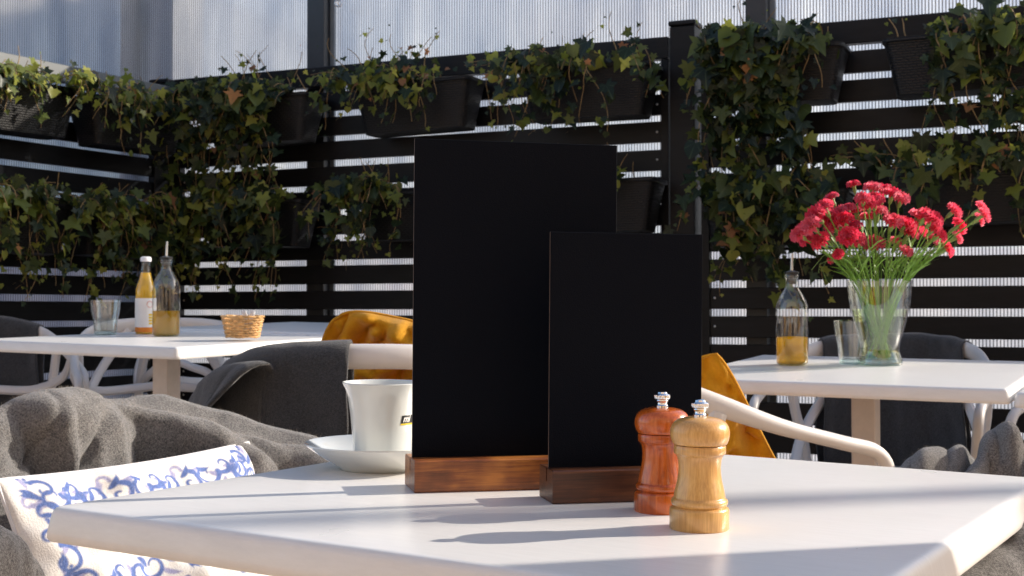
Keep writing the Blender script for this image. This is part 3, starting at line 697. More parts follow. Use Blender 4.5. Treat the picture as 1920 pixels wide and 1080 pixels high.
# printed cushion
def scroll_field(N):
    """rasterise a border of acanthus scrolls: returns array of 0..1 blue and lilac weights"""
    r2 = random.Random(11); A = np.zeros((N, N)); Bc = np.zeros((N, N))
    yy, xx = np.mgrid[0:N, 0:N] / (N - 1)
    def stamp(arr, x, y, r):
        i0, i1 = int(max(0, (x - r) * N - 1)), int(min(N, (x + r) * N + 2)); j0, j1 = int(max(0, (y - r) * N - 1)), int(min(N, (y + r) * N + 2))
        if i0 >= i1 or j0 >= j1: return
        d = np.hypot(xx[j0:j1, i0:i1] - x, yy[j0:j1, i0:i1] - y)
        arr[j0:j1, i0:i1] = np.maximum(arr[j0:j1, i0:i1], np.clip((r - d) * N * .8 + .5, 0, 1))
    def stroke(arr, fn, w0, w1, n=60):
        for k in range(n + 1):
            t = k / n; x, y = fn(t); stamp(arr, x, y, w0 + (w1 - w0) * t)
    def spiral(arr, cx, cy, r, a0, turns, w0, w1, hand=1):
        def fn(t):
            a = a0 + hand * turns * 2 * math.pi * t; rr = r * (1 - .78 * t); return cx + rr * math.cos(a), cy + rr * math.sin(a)
        stroke(arr, fn, w0, w1, 70)
    def petal(arr, x, y, a, L, w):
        for k in range(24):
            t = k / 23; stamp(arr, x + math.cos(a + .5 * t) * L * t, y + math.sin(a + .5 * t) * L * t, max(.0015, w * math.sin(math.pi * (.12 + .88 * t)) ))
    def tf(side, t, n):
        if side == 0: return (t, 1 - n)
        if side == 1: return (n, t)
        if side == 2: return (t, n)
        return (1 - n, t)
    ang = {0: 0, 1: math.pi / 2, 2: 0, 3: math.pi / 2}
    for side in range(4):
        for k in range(6):
            t = .12 + .15 * k; n0 = .085 + r2.uniform(-.008, .008); h = 1 if k % 2 else -1
            x, y = tf(side, t, n0); a0 = ang[side]
            xq, yq = tf(side, t + .06, n0 + .085); spiral(A if k % 2 else Bc, xq, yq, .026, a0 + 2 * h, .85, .008, .004, h); petal(A, xq, yq, a0 - 1.2 * h, .05, .010); petal(Bc, xq, yq, a0 + 2.0 * h, .04, .010)
            spiral(A, x, y, .050, a0 + math.pi * (.5 + .5 * h), .95, .0088, .0035, h)
            x2, y2 = tf(side, t + .075, n0 + h * .022); spiral(A, x2, y2, .036, a0 + math.pi * (.5 - .5 * h) + .6, .85, .0078, .0035, -h)
            x3, y3 = tf(side, t + .04, n0 - h * .030); spiral(Bc, x3, y3, .022, a0, .8, .006, .002, h)
            for q in range(4):
                xx_, yy_ = tf(side, t + .02 + .035 * q, n0 + h * (.004 - .01 * q)); petal(A if q % 2 else Bc, xx_, yy_, a0 + h * (.9 - .5 * q), .050, .0095)
            xx_, yy_ = tf(side, t - .035, n0); petal(A, xx_, yy_, a0 - h * 2.2, .055, .0105); petal(Bc, xx_, yy_, a0 + h * 2.4, .045, .009)
            xx_, yy_ = tf(side, t + .11, n0 - .005)
            for q in range(3): stamp(A, xx_ + .010 * q * math.cos(a0), yy_ + .010 * q * math.sin(a0), .006)
    for band in (.34, .58):
        for k in range(5):
            x = .24 + .13 * k; y = 1 - band + r2.uniform(-.01, .01); h = 1 if k % 2 else -1
            spiral(A, x, y, .046, math.pi * (.5 + .5 * h), .95, .0088, .0035, h); spiral(A, x + .065, y + h * .02, .034, .6, .85, .0078, .003, -h)
            petal(A, x - .02, y, h * 2.0, .05, .010); petal(Bc, x + .03, y - .02, -h * 1.2, .045, .009)
    for cx, cy in ((.5, .5), (.40, .56), (.60, .44), (.5, .36), (.5, .64), (.34, .40), (.66, .60)):
        spiral(A, cx, cy, .045, r2.uniform(0, 6), .9, .008, .003, r2.choice((1, -1)))
        for q in range(3): petal(A if q else Bc, cx, cy, r2.uniform(0, 6), .05, .010)
    return A, Bc
def pillow_fn(S, T, N, pinch=.055, seed=0, crump=.006, soft=0.0):
    def f(side):
        def g(u, v):
            x = 2 * u - 1; y = 2 * v - 1
            k = ((1 - x * x) * (1 - y * y)); th = T * (max(k, 0) ** .42)
            so = 1 - soft * (x * y) ** 4; X = x * (1 - pinch * (1 - y * y)) * so; Y = y * (1 - pinch * (1 - x * x)) * so
            rip = crump * (k ** .3) * (fnoise((x * 2.4 + seed, y * 2.4, seed + side), 1.5) + .5 * fnoise((x * 6, y * 6, seed), 1.2))
            if crump > .02:
                for fq, am in ((1.1, .9), (2.3, .55)):
                    rg = abs(fnoise((x * fq + seed, y * fq + side, seed * 2 + fq), 1.3)); rip -= crump * am * (k ** .3) * max(0, 1 - rg * 6)
            return V((X * S / 2, Y * S / 2, side * (th + rip * 1.6)))
        return g
    return f
def pillow(name, S, T, Mx, m, label, N=60, pinch=.055, seed=0, crump=.006, pattern=False, sag=0.0, soft=0.0):
    root = thing(name, label, 'cushion', Mx)
    f = pillow_fn(S, T, N, pinch, seed, crump, soft)
    def w(p): p.z += sag * (p.x * 2 / S) ** 2; return p
    b = MB()
    for side in (1, -1): b.grid(lambda u, v, s=side: w(f(s)(u, v)), N, N)
    o = b.build('cover', M[m], root, None, 180)
    if pattern:
        A, Bc = scroll_field(N + 1); me = o.data
        ca = me.color_attributes.new('Col', 'FLOAT_COLOR', 'POINT'); n1 = (N + 1) ** 2
        base = np.array([.80, .775, .74]); blue = np.array([.085, .13, .31]); lil = np.array([.34, .34, .52])
        a = A.reshape(-1, 1); l = Bc.reshape(-1, 1)
        rs = np.random.RandomState(3); jit = (1 + .35 * (rs.rand(n1, 1) - .5))
        col = base * (1 - l) + lil * jit * l; col = col * (1 - a) + blue * jit * 1.25 * a
        full = np.vstack([col, col]); full = np.hstack([full, np.ones((len(full), 1))]); ca.data.foreach_set('color', full.ravel())
    # piping round the seam
    pts = []
    for k in range(4 * 24 + 1):
        q = (k // 24) % 4; t = (k % 24) / 24
        u, v = [(t, 0), (1, t), (1 - t, 1), (0, 1 - t)][q]; pts.append(w(f(1)(u, v)))
    b = MB(); b.tube(pts, .0028, 6, caps=False); b.build('piping', M['cushion_piping'] if pattern else M[m], root)
    return root
# the blue and white cushion leans on the left chair, facing the table
def basis(loc, x, y):
    x = x.normalized(); z = x.cross(y).normalized(); y = z.cross(x)
    m4 = Matrix((x, y, z)).transposed().to_4x4(); m4.translation = loc; return m4
pTL = at(4, 908, 1.56); pTR = at(462, 838, 1.90); xax = (pTR - pTL); wdt = xax.length
dn = V((.86, -.50, 0)).normalized()
yax = (V((0, 0, 1)) * .90 - dn * .44)
cc = (pTL + pTR) / 2 - yax.normalized() * wdt / 2
cush = pillow('cushion', wdt * 1.03, .046, basis(cc, xax, yax), 'cushion', 'white cushion with blue scroll ornament leaning under the left corner of the nearest table', N=260, pinch=.035, seed=2, crump=.013, pattern=True)

# yellow cushions
pillow('cushion', .44, .085, basis(V((-.200, 2.66, .672)), V((.97, -.05, -.21)), V((.21, -.16, .96))), 'yellow', 'mustard yellow cushion behind the white rail of the chair by the tall menu board', N=60, pinch=.03, seed=5, crump=.045, soft=.14)
pillow('cushion', .41, .052, basis(V((.290, 2.44, .585)), V((.86, -.26, .42)), V((-.42, -.14, .88))), 'yellow', 'mustard yellow cushion in the chair right of the small menu board', N=50, pinch=.05, seed=9, crump=.03, soft=.08)

# blankets over chair backs
GRP = None
crB = rail_world(CBo, -.30, .0, .030, 12)
crB = [p for p in crB if (CBo.matrix_basis.inverted() @ p).y < .06]
bB = thing('blanket', 'charcoal blanket hung over the back of the chair behind the coffee cup', 'blanket', (-.3, 2.5, zg(-.3, 2.5)))
for pts_, ol, rr_, sd in ((crB, .48, .034, 1.3), ([at(386, 775, 2.72), at(390, 735, 2.62), at(408, 704, 2.50), at(440, 684, 2.41), at(475, 677, 2.37), at(502, 680, 2.36)], .34, .026, 5.5)):
    o = drape('fold', pts_, ol, .30, (0, -1, 0), '', m='wool_dark', rad=rr_, fold=.014, fold_k=6, seed=sd, bulge=.02, slant=0 if sd < 5 else 1.0)
    del o['label']; del o['category']; o.parent = bB; o.matrix_parent_inverse = Matrix.Translation(-bB.location)
drape('blanket', rail_world(CFo, -.20, .20, .026), .46, .40, (.42, .9, 0), 'charcoal blanket over the chair back behind the flower vase', m='wool_dark', rad=.018, fold=.010, seed=4.2)
drape('blanket', rail_world(CIo, -.235, .235, .026), .46, .44, (-.5, .87, 0), 'charcoal blanket over the chair back at the left edge of the picture', m='wool_dark', rad=.018, fold=.010, seed=2.2)

# crumpled blanket at the right behind the nearest table: two lobes of one cloth
def lump(name, P, rx, ry, rz, seed, label, curl=0.0, yaw=0.0):
    b = MB(); c, s = math.cos(yaw), math.sin(yaw)
    def f(u, v):
        th = u * 2 * math.pi; ph = v * math.pi * .98 + .01
        x = math.cos(th) * math.sin(ph); y = math.sin(th) * math.sin(ph); z = math.cos(ph)
        q = 1 + .16 * fnoise((x * 1.4 + seed, y * 1.4, z * 1.4), 1.3) + .05 * fnoise((x * 5, y * 5 + seed, z * 5), 1) + .10 * math.sin(3 * x + 5 * z + seed + curl * y)
        X, Y, Z = x * rx * q, y * ry * q, z * rz * q
        return V(P) + V((c * X - s * Y, s * X + c * Y, Z))
    b.grid(f, 60, 40); return b, f
t = thing('blanket', 'crumpled light grey blanket on the chair beyond the right corner of the nearest table', 'blanket', (0.6, 1.8, zg(.6, 1.8)))
loc = t.location
G1 = smooth_pts([at(1668, 900, 1.72), at(1712, 862, 1.72), at(1752, 842, 1.73), at(1796, 843, 1.76), at(1822, 862, 1.80)], 8)
def ribbon(Pts, fall, dirv, seed, amp=.01, rad=.03):
    def f(u, v):
        tt = u * (len(Pts) - 1); i = min(int(tt), len(Pts) - 2); c = Pts[i].lerp(Pts[i + 1], tt - i)
        s = (v - .35) * fall; a = abs(s); sg = 1 if s > 0 else -1
        if a < rad * 1.57: off = math.sin(a / rad) * rad; dz = -(1 - math.cos(a / rad)) * rad
        else: off = rad + (a - rad * 1.57) * .25; dz = -rad - (a - rad * 1.57)
        w = amp * (fnoise((u * 5 + seed, v * 4, seed), 1.3) * 1.4 + .4 * math.sin(u * 9 + seed + v * 4))
        return c + V(dirv) * (off * sg + w) + V((0, 0, dz + w * .6)) - loc
    return f
b = MB(); f1 = ribbon(G1, .50, (-.35, -.93, 0), 1.1, .024, .05); b.grid(f1, 90, 90); g = b.build('fold', M['wool'], t, None, 180)
G2 = smooth_pts([at(1800, 920, 1.70), at(1838, 868, 1.73), at(1850, 818, 1.74), at(1876, 803, 1.75), at(1903, 822, 1.75), at(1917, 862, 1.73), at(1925, 915, 1.70)], 8)
b = MB(); f2 = ribbon(G2, .42, (-.25, -.97, 0), 6.4, .016, .022); b.grid(f2, 60, 60); g = b.build('fold', M['wool'], t, None, 180)
for o in t.children:
    md = o.modifiers.new('thick', 'SOLIDIFY'); md.thickness = .006
def shift(fn): return lambda u, v: fn(u, v)
fo = MB()
for fn in (f1, f2):
    for _ in range(16000):
        u = rnd.random(); v = rnd.uniform(.15, .8); p = fn(u, v); d = V((rnd.gauss(0, 1), rnd.gauss(0, 1) - .5, rnd.gauss(0, 1) + .4)).normalized() * .010 * rnd.uniform(.4, 1.2)
        s = d.orthogonal().normalized() * .00018; fo.add([p + s, p - s, p + d], [(0, 1, 2)])
o = fo.build('wool_fibre', M['wool_fibre'], t, None, False); o['kind'] = 'stuff'
# near right corner blanket below the table edge
drape('blanket', [at(1740, 1130, 1.10), at(1800, 1085, 1.13), at(1860, 1035, 1.17), at(1925, 985, 1.21), at(2010, 955, 1.26)], .5, .2, (-.5, -.85, 0), 'grey blanket below the right edge of the nearest table, in the bottom right corner', m='wool', rad=.03, fold=.012, seed=8)
# roll of blanket at the bottom left corner (arm of the covered chair)
drape('blanket', [at(-140, 985, 1.30), at(-70, 975, 1.33), at(-10, 985, 1.37), at(25, 1030, 1.40), at(45, 1085, 1.42), at(60, 1150, 1.43)], .4, .2, (-.2, -1, 0), 'grey blanket roll at the bottom left corner beside the patterned cushion', m='wool', rad=.035, fold=.014, seed=11)

# ------------------------------------------------------------------ menu boards
def menu_stand(px, py, yaw, L, W, H, bh, mbase, label):
    p = TF.hit(px, py)                                      # front left bottom corner of the wooden base
    root = thing('menu_stand', label, 'menu stand', TF.frame(p.x, p.y, yaw))
    # base with a slot: profile in local y,z extruded along x
    s0 = W * .46; sw = .0016; sd = .012; e = .0012
    prof = [(e, 0), (W - e, 0), (W, e), (W, H - e), (W - e, H), (s0 + sw, H), (s0 + sw, H - sd), (s0 - sw, H - sd), (s0 - sw, H), (e, H), (0, H - e), (0, e)]
    b = MB(); n = len(prof)
    xs_ = [(0, .0006), (.0008, 0), (L - .0008, 0), (L, .0006)]
    rings = []
    for x, ins in xs_: rings.append([V((x, min(max(y, ins), W - ins) if not (s0 - .003 < y < s0 + .003) else y, min(max(z, ins), H - ins))) for y, z in prof])
    vs = sum(rings, []); fs = []
    for i in range(3):
        for k in range(n): j = (k + 1) % n; fs.append((i * n + k, (i + 1) * n + k, (i + 1) * n + j, i * n + j))
    fs += [tuple(range(n)), tuple(range(4 * n - 1, 3 * n - 1, -1))]
    b.add(vs, fs); b.build('base', M[mbase], root, None, 25)
    b = MB(); z0 = H - sd + .0005
    b.box((L / 2 + .0006, s0, z0 + bh / 2), (L - .002, .0028, bh), bev=.0004); bo = b.build('board', [M['board'], M['board_edge']], root, None, 25)
    for pl in bo.data.polygons:
        if abs(pl.normal.y) < .5: pl.material_index = 1
    return root
menu_stand(777, 925, R(13.4), .198, .057, .0292, .3065, 'base1', 'tall blank black menu board in a warm brown wooden base')
menu_stand(1036, 946, R(12.9), .1435, .047, .0290, .2185, 'base2', 'small blank black menu board in a dark brown base, before the tall one')

# ------------------------------------------------------------------ pepper mills
def mill(px, py, m, label, sc=1.0):
    p = TF.hit(px, py); root = thing('pepper_mill', label, 'pepper mill', TF.frame(p.x, p.y, .7) @ Matrix.Scale(sc, 4), 'pepper mills on the nearest table')
    body = smooth2([(.0222, 0), (.0231, .0009), (.0231, .0150), (.0226, .0163), (.0214, .0172), (.0203, .0176), (.0208, .0181), (.0217, .0195), (.0221, .0212), (.0217, .0228), (.0205, .0239), (.0200, .0243), (.0199, .0252), (.0196, .0275), (.0186, .0320), (.0173, .0375), (.0165, .0430), (.0163, .0480), (.0167, .0530), (.0176, .0562), (.0187, .0578), (.0197, .0583), (.0201, .0588), (.0202, .0640), (.0196, .0649), (.010, .0650)])
    b = MB(); b.lathe(body, 56); b.build('body', M[m], root, None, 45)
    head = [(.010, .0653), (.0200, .0654), (.0211, .0664), (.0222, .0690), (.0230, .0725), (.0231, .0750), (.0227, .0778), (.0216, .0806), (.0199, .0828), (.0175, .0845), (.0140, .0858), (.0100, .0866), (.0060, .0869), (.0, .0870)]
    b = MB(); b.lathe(head, 56, cap=(True, False)); b.build('head', M[m], root, None, 60)
    b = MB(); b.lathe([(.0052, .0866), (.0052, .0885), (.0046, .0892), (.0042, .0905), (.0044, .0915), (.0052, .0925), (.0050, .0932), (.004, .0936)], 24)
    n = 22; prof = [(.0046, .0934), (.0060, .0940), (.0064, .0950), (.0064, .0972), (.0058, .0980), (.0045, .0986), (.0040, .0998), (.0030, .1004), (0, .1005)]
    vs = []; fs = []
    for i, (r, z) in enumerate(prof):
        for k in range(n * 2):
            a = math.pi * k / n; rr = r * (1 + (.045 if k % 2 else -.03) * (1 if i in (2, 3) else .3)); vs.append(V((rr * math.cos(a), rr * math.sin(a), z)))
    for i in range(len(prof) - 1):
        for k in range(2 * n): j = (k + 1) % (2 * n); fs.append((i * 2 * n + k, i * 2 * n + j, (i + 1) * 2 * n + j, (i + 1) * 2 * n + k))
    b.add(vs, fs); b.build('knob', M['chrome'], root, None, 30)
    return root
def smooth2(P): return P
mill(1311, 991, 'oak', 'light natural wood pepper mill with chrome knob, the nearer one')
mill(1240, 958, 'redwood', 'orange red stained wood pepper mill with chrome knob, the one behind')

# ------------------------------------------------------------------ cup and saucer
sp = V((-.134, 1.372, 0)); sp.z = TF.z(sp.x, sp.y)
sroot = thing('saucer', 'white saucer under the coffee cup, left of the tall menu board', 'saucer', TF.frame(sp.x, sp.y, 0))
b = MB(); b.lathe([(.0, .004), (.030, .004), (.040, .0042), (.041, .0), (.045, .0), (.047, .003), (.060, .0105), (.072, .0185), (.0785, .0235), (.0805, .0256), (.0800, .0268), (.0780, .0262), (.070, .0205), (.058, .0130), (.046, .0085), (.036, .0078), (.0335, .0062), (.0, .006)], 64, cap=(False, False)); b.build('dish', M['ceramic'], sroot, None, 60)
cfr = TF.frame(sp.x + .000, sp.y - .0, .0) @ Matrix.Translation((0, 0, .0065))
croot = thing('coffee_cup', 'white flared coffee cup with small black and yellow logo beside the tall menu board', 'cup', cfr)
cprof = [(0, .003), (.025, .003), (.0258, 0), (.0285, 0), (.0292, .002), (.0300, .010), (.0318, .030), (.0338, .050), (.0362, .066), (.0392, .0755), (.0418, .0805), (.0424, .0818), (.0418, .0826), (.0405, .0815), (.0378, .0762), (.0345, .065), (.0320, .050), (.0295, .028), (.0275, .010), (.02, .006), (0, .006)]
b = MB(); b.lathe(cprof, 72, cap=(False, False)); b.build('bowl', M['ceramic'], croot, None, 60)
b = MB(); b.tube(smooth_pts([(.034, .0, .066), (.052, .012, .070), (.064, .018, .058), (.060, .016, .040), (.046, .008, .026), (.032, 0, .022)], 6), .0035, 10, .0055); b.build('handle', M['ceramic'], croot, None, 60)
def cup_r(z):
    for (r0, z0), (r1, z1) in zip(cprof[4:11], cprof[5:12]):
        if z0 <= z <= z1: return r0 + (r1 - r0) * (z - z0) / (z1 - z0)
    return .033
def cup_pt(a, z, off): r = cup_r(z) + off; return V((r * math.cos(a), r * math.sin(a), z))
A0 = math.atan2(-math.cos(.62), math.sin(.62)) + .0       # left edge of the logo on the cup
def patch(a0, a1, z0, z1, off, m, name, skew=0):
    b = MB(); b.grid(lambda u, v: cup_pt(a0 + (a1 - a0) * u + skew * v, z0 + (z1 - z0) * v, off), 16, 4); return b.build(name, m, croot, None, 180)
A0 += .05
patch(A0, A0 + .62, .0420, .0500, .0003, M['black_print'], 'logo', .03)
patch(A0 - .004, A0 + .61, .0402, .0418, .0003, M['yellow_print'], 'logo_underline', .0)
fc = bpy.data.curves.new('logo_text', 'FONT'); fc.body = 'm i'.replace(' ', ''); fc.size = .0095; fc.shear = .25; fc.offset = .0003
fo_ = bpy.data.objects.new('logo_text', fc); C.objects.link(fo_)
dg = bpy.context.evaluated_depsgraph_get(); me = bpy.data.meshes.new_from_object(fo_.evaluated_get(dg)); bpy.data.objects.remove(fo_)
for v in me.vertices:
    x, y = v.co.x, v.co.y; v.co = cup_pt(A0 + .07 + x / .0335, .0435 + y, .0007)
me.materials.clear(); me.materials.append(M['paper']); link('logo_text', me, croot)

# ------------------------------------------------------------------ bottles, glasses, basket, vase
def shell(prof, th):
    inner = [(max(r - th, 0.0), z + (th if i == 0 else 0)) for i, (r, z) in enumerate(prof)][::-1]
    return prof + inner
def oil_bottle(pl, px, py, D_w, level, label, yaw=0):
    p = pl.hit(px, py); root = thing('oil_bottle', label, 'bottle', pl.frame(p.x, p.y, yaw) @ Matrix.Scale(D_w / .073, 4), 'glass oil bottles with steel pourers')
    r = .0365
    prof = [(.0, .0015), (r * .80, .0008), (r * .96, .004), (r, .010), (r, .125), (r * .985, .134), (r * .90, .146), (r * .72, .160), (r * .50, .172), (r * .40, .180), (r * .37, .188), (r * .37, .196), (r * .43, .198), (r * .43, .206), (r * .37, .208)]
    b = MB(); b.lathe(prof, 40, cap=(False, False)); b.build('glass', M['glass'], root, None, 60)
    b = MB(); b.lathe([(r - .003, .0035), (r - .0015, .008), (r - .0015, level), (0, level)], 40, cap=(True, False)); b.build('oil', M['oil'], root, None, 50)
    b = MB(); b.lathe([(r * .82, .0007), (r * .97, .005), (r * .6, .0065), (0, .006)], 40); b.build('glass_foot', M['glass_thick'], root, None, 50)
    b = MB(); b.lathe([(r * .30, .185), (r * .30, .2075), (r * .46, .208), (r * .46, .2125), (r * .22, .2145), (r * .15, .216)], 24); b.build('stopper', M['black_plastic'], root, None, 40)
    b = MB(); b.tube([(0, 0, .205), (0, 0, .218), (.0008, 0, .240), (.002, 0, .255)], [.0038, .0034, .003, .0026], 12); b.build('pourer', M['steel'], root)
    for zz in (.1985, .2035):
        b = MB(); b.lathe([(r * .43, zz - .001), (r * .47, zz), (r * .43, zz + .001)], 24, cap=(False, False)); b.build('neck_thread', M['glass'], root)
    return root
oil_bottle(TR, 1485.5, 684, .0735, .063, 'oil bottle with steel pourer, half full of golden oil, left of the flower vase')
oil_bottle(TL, 311.5, 630.5, .0735, .068, 'oil bottle with steel pourer standing in front of the orange juice bottle')

def juice_bottle(pl, px, py):
    p = pl.hit(px, py); root = thing('juice_bottle', 'orange juice bottle with white label and white cap behind the left oil bottle', 'bottle', pl.frame(p.x, p.y, 0) @ Matrix.Scale(1.0, 4))
    r = .0285; Hh = .215
    prof = [(.0, .0015), (r * .85, .0006), (r, .006), (r, .118), (r * .97, .126), (r * .85, .138), (r * .68, .152), (r * .52, .170), (r * .44, .190), (r * .43, .203), (r * .47, .204), (r * .47, .208), (r * .43, .209)]
    b = MB(); b.lathe(prof, 40, cap=(False, False)); b.build('glass', M['glass'], root, None, 60)
    k = .0012
    b = MB(); b.lathe([(r - .002, .002), (r - k, .006), (r - k, .118), (r * .97 - k, .126), (r * .85 - k, .138), (r * .68 - k, .152), (r * .57 - k, .163), (r * .51 - k, .172), (0, .172)], 40, cap=(True, False)); b.build('juice', M['juice'], root, None, 50)
    b = MB(); b.lathe([(r + .0004, .020), (r + .0004, .101)], 40, cap=(False, False)); b.build('label', M['paper'], root)
    b = MB(); b.lathe([(r + .0004, .0065), (r + .0004, .0195)], 40, cap=(False, False)); b.build('label_band', M['orange_print'], root)
    def lp(a, z, o=.0008): return V(((r + o) * math.cos(a), (r + o) * math.sin(a), z))
    a0 = R(-52)
    ring = [lp(a0 + .28 * math.cos(t), .084 + .0085 * math.sin(t)) for t in np.linspace(0, 2 * math.pi, 22)]
    b = MB(); b.tube(ring, .0006, 5, caps=False); b.build('label_ring', M['red_print'], root)
    for i, z0 in enumerate((.052, .044, .036, .028)):
        b = MB(); b.grid(lambda u, v: lp(a0 - .10 + .5 * u, z0 + .0055 * v), 8, 1); b.build('label_block', M['yellow_print'], root)
    b = MB(); b.lathe([(r * .50, .203), (r * .53, .204), (r * .53, .2125), (r * .48, .2155), (r * .3, .217), (0, .2172)], 30); b.build('cap', M['white_cap'], root, None, 40)
    return root
juice_bottle(TL, 273, 626.5)

def tumbler(pl, px, py, h, level, label):
    p = pl.hit(px, py); root = thing('water_glass', label, 'glass', pl.frame(p.x, p.y, .2), 'faceted water glasses')
    n = 36; k = h / .095
    outer = [(.0290, .0005), (.0300, .003), (.0308, .012), (.0325, .028), (.0345, .045), (.0372, .056), (.0385, .066), (.0415, h / k - .001), (.0418, h / k)]
    inner = [(.0405, h / k), (.0372, .066), (.0350, .052), (.0325, .040), (.0300, .022), (.0285, .012), (0, .010)]
    def ring(r, z, fac):
        out = []
        for q in range(n):
            a = 2 * math.pi * q / n; m_ = (q % 4) / 4; d = abs(m_ - .5) * 2
            out.append(V(((r - fac * .0016 * (1 - d)) * math.cos(a), (r - fac * .0016 * (1 - d)) * math.sin(a), z)) * 1)
        return out
    b = MB(); rings = [ring(r, z * k, 1 if .01 < z < .05 else 0) for r, z in outer] + [ring(max(r, .0001), z * k, 0) for r, z in inner]
    vs = sum(rings, []); fs = [(i * n + q, i * n + (q + 1) % n, (i + 1) * n + (q + 1) % n, (i + 1) * n + q) for i in range(len(rings) - 1) for q in range(n)]
    fs.append(tuple(range(n - 1, -1, -1))); b.add(vs, fs); b.build('glass', M['glass'], root, None, 30)
    b = MB(); b.lathe([(.028, .0008), (.029, .004), (.028, .0085 * k), (0, .009 * k)], 36); b.build('glass_foot', M['glass_thick'], root, None, 40)
    if level:
        b = MB(); b.lathe([(.0275, .0105 * k), (.0285, .013 * k), (.0285 + (level - .01) * .1, level), (0, level)], 36); b.build('water', M['water'], root, None, 40)
    return root
tumbler(TL, 197.5, 628, .096, .046, 'water glass half full of water at the left end of the left table')
tumbler(TR, 1598, 682, .100, .014, 'nearly empty water glass standing just left of the flower vase')

def basket(pl, px, py):
    p = pl.hit(px, py); root = thing('wicker_basket', 'small honey coloured wicker basket of sachets on the left table', 'basket', pl.frame(p.x, p.y, -.1))
    def path(z, ph, amp, n=72):
        k = z / .052; a = .038 + .010 * k; c = .030 + .008 * k; out = []
        for i in range(n + 1):
            t = 2 * math.pi * i / n; ct, st = math.cos(t), math.sin(t)
            q = (abs(ct) ** 3.2 + abs(st) ** 3.2) ** (-1 / 3.2)
            r = 1 + amp * math.sin(12 * t + ph) / .04
            out.append(V((a * ct * q * r, c * st * q * r, z + .0008 * math.sin(5 * t + ph))))
        return out
    for k in range(8):
        b = MB(); b.tube(path(.003 + k * .0062, math.pi * (k % 2), .0019), .0031, 6, caps=False); b.build('strand', M['wicker'], root)
    b = MB(); b.tube(path(.052, 0, .0), .0026, 6, caps=False); b.build('rim', M['wicker'], root)
    b = MB(); b.tube(path(.054, 1.5, .0022), .0026, 6, caps=False); b.build('rim', M['wicker'], root)
    b = MB()
    for i in range(24):
        t = 2 * math.pi * i / 24; j = int(72 * i / 24); b.tube([path(0, 0, 0)[j], path(.026, 0, 0)[j], path(.053, 0, 0)[j]], .0016, 5)
    b.build('stake', M['wicker'], root)
    b = MB(); b.grid(lambda u, v: V(((u - .5) * .072, (v - .5) * .056, .003)), 2, 2); b.build('bottom', M['wicker'], root)
    return root, p
bk_, bp = basket(TL2, 455, 633)
for k, (dx, dy, ry) in enumerate(((.012, 0, .2), (.018, .006, -.25))):
    b = MB(); b.grid(lambda u, v: V(((u - .5) * .020 * (1 - .5 * v), .002 * math.sin(u * 3) * (1 - v), .005 + v * .062)), 5, 5)
    o = b.build('sachet', M['paper'], None, Matrix.Translation((bp.x + dx, bp.y + dy, bp.z + .003)) @ Matrix.Rotation(ry, 4, 'Y'), 180)
    md = o.modifiers.new('t', 'SOLIDIFY'); md.thickness = .002
    tag(o, ('white paper sachet leaning highest out of the wicker basket', 'white paper sachet tilted behind the other one in the wicker basket')[k], 'sachet', 'paper sachets in the wicker basket')

# vase and carnations
vp = TR.hit(1650, 684)
vfr = TR.frame(vp.x, vp.y, 0); vk = vp.y / 2480 * 1.0
vroot = thing('flower_vase', 'clear glass vase with narrow waist, water and a bunch of red pink carnations', 'vase', vfr)
px1 = vp.y / FPX      # metres per photo pixel at the vase
vprof = [(36 * px1, 0), (41 * px1, .002), (41.5 * px1, .010), (39 * px1, .018), (36.5 * px1, .026), (35.5 * px1, .036), (36.5 * px1, .048), (39.5 * px1, .062), (43.5 * px1, .080), (48.5 * px1, .102), (52.5 * px1, .122), (55.5 * px1, .145), (57.6 * px1, .168), (59 * px1, .188), (59.4 * px1, .193)]
b = MB(); b.lathe(vprof + [(r - .0028, z) for r, z in vprof[::-1][:-2]] + [(.03, .012), (0, .012)], 56, cap=(True, False)); b.build('glass', M['glass'], vroot, None, 60)
b = MB(); b.lathe([(36 * px1, .0006), (40.3 * px1, .003), (40.4 * px1, .009), (37.6 * px1, .014), (0, .013)], 48); b.build('glass_foot', M['glass_thick'], vroot, None, 50)
wl_ = .126
b = MB(); b.lathe([(38 * px1 - .0035, .0145)] + [(r - .0032, z) for r, z in vprof if .016 < z < wl_] + [(52.8 * px1 - .0032, wl_), (0, wl_)], 48); b.build('water', M['water_green'], vroot, None, 50)

def bloom_mesh(seed):
    r_ = random.Random(seed); b = MB(); S = .0235
    for L in range(5):
        n = 6 - (L > 2); el = (.12, .42, .75, 1.05, 1.35)[L]; rad = S * (1.0, .95, .82, .65, .45)[L]
        for k in range(n):
            a0 = 2 * math.pi * (k + .5 * (L % 2)) / n + r_.uniform(-.2, .2); w = 1.35 * 2 * math.pi / n / 2; m_ = 7
            base = V((math.cos(a0), math.sin(a0), 0)) * .0015
            vs = [base]
            for ringi, fr_ in ((1, .55), (2, 1.0)):
                for q in range(m_):
                    t = q / (m_ - 1) * 2 - 1; a = a0 + t * w * (.8 if ringi == 1 else 1)
                    e = el + r_.uniform(-.1, .1) + (.22 * (-1 if q % 2 else 1) if ringi == 2 else 0)
                    rr = rad * fr_ * (1 - .12 * t * t + (r_.uniform(-.10, .06) if ringi == 2 else 0))
                    vs.append(V((math.cos(a) * math.cos(e), math.sin(a) * math.cos(e), math.sin(e))) * rr + V((0, 0, .003)))
            fs = [(0, 1 + q, 2 + q) for q in range(m_ - 1)] + [(1 + q, 1 + m_ + q, 2 + m_ + q, 2 + q) for q in range(m_ - 1)]
            b.add(vs, fs)
    return b.mesh('bloom', M['petal'], 180)
blooms = [bloom_mesh(i) for i in range(4)]
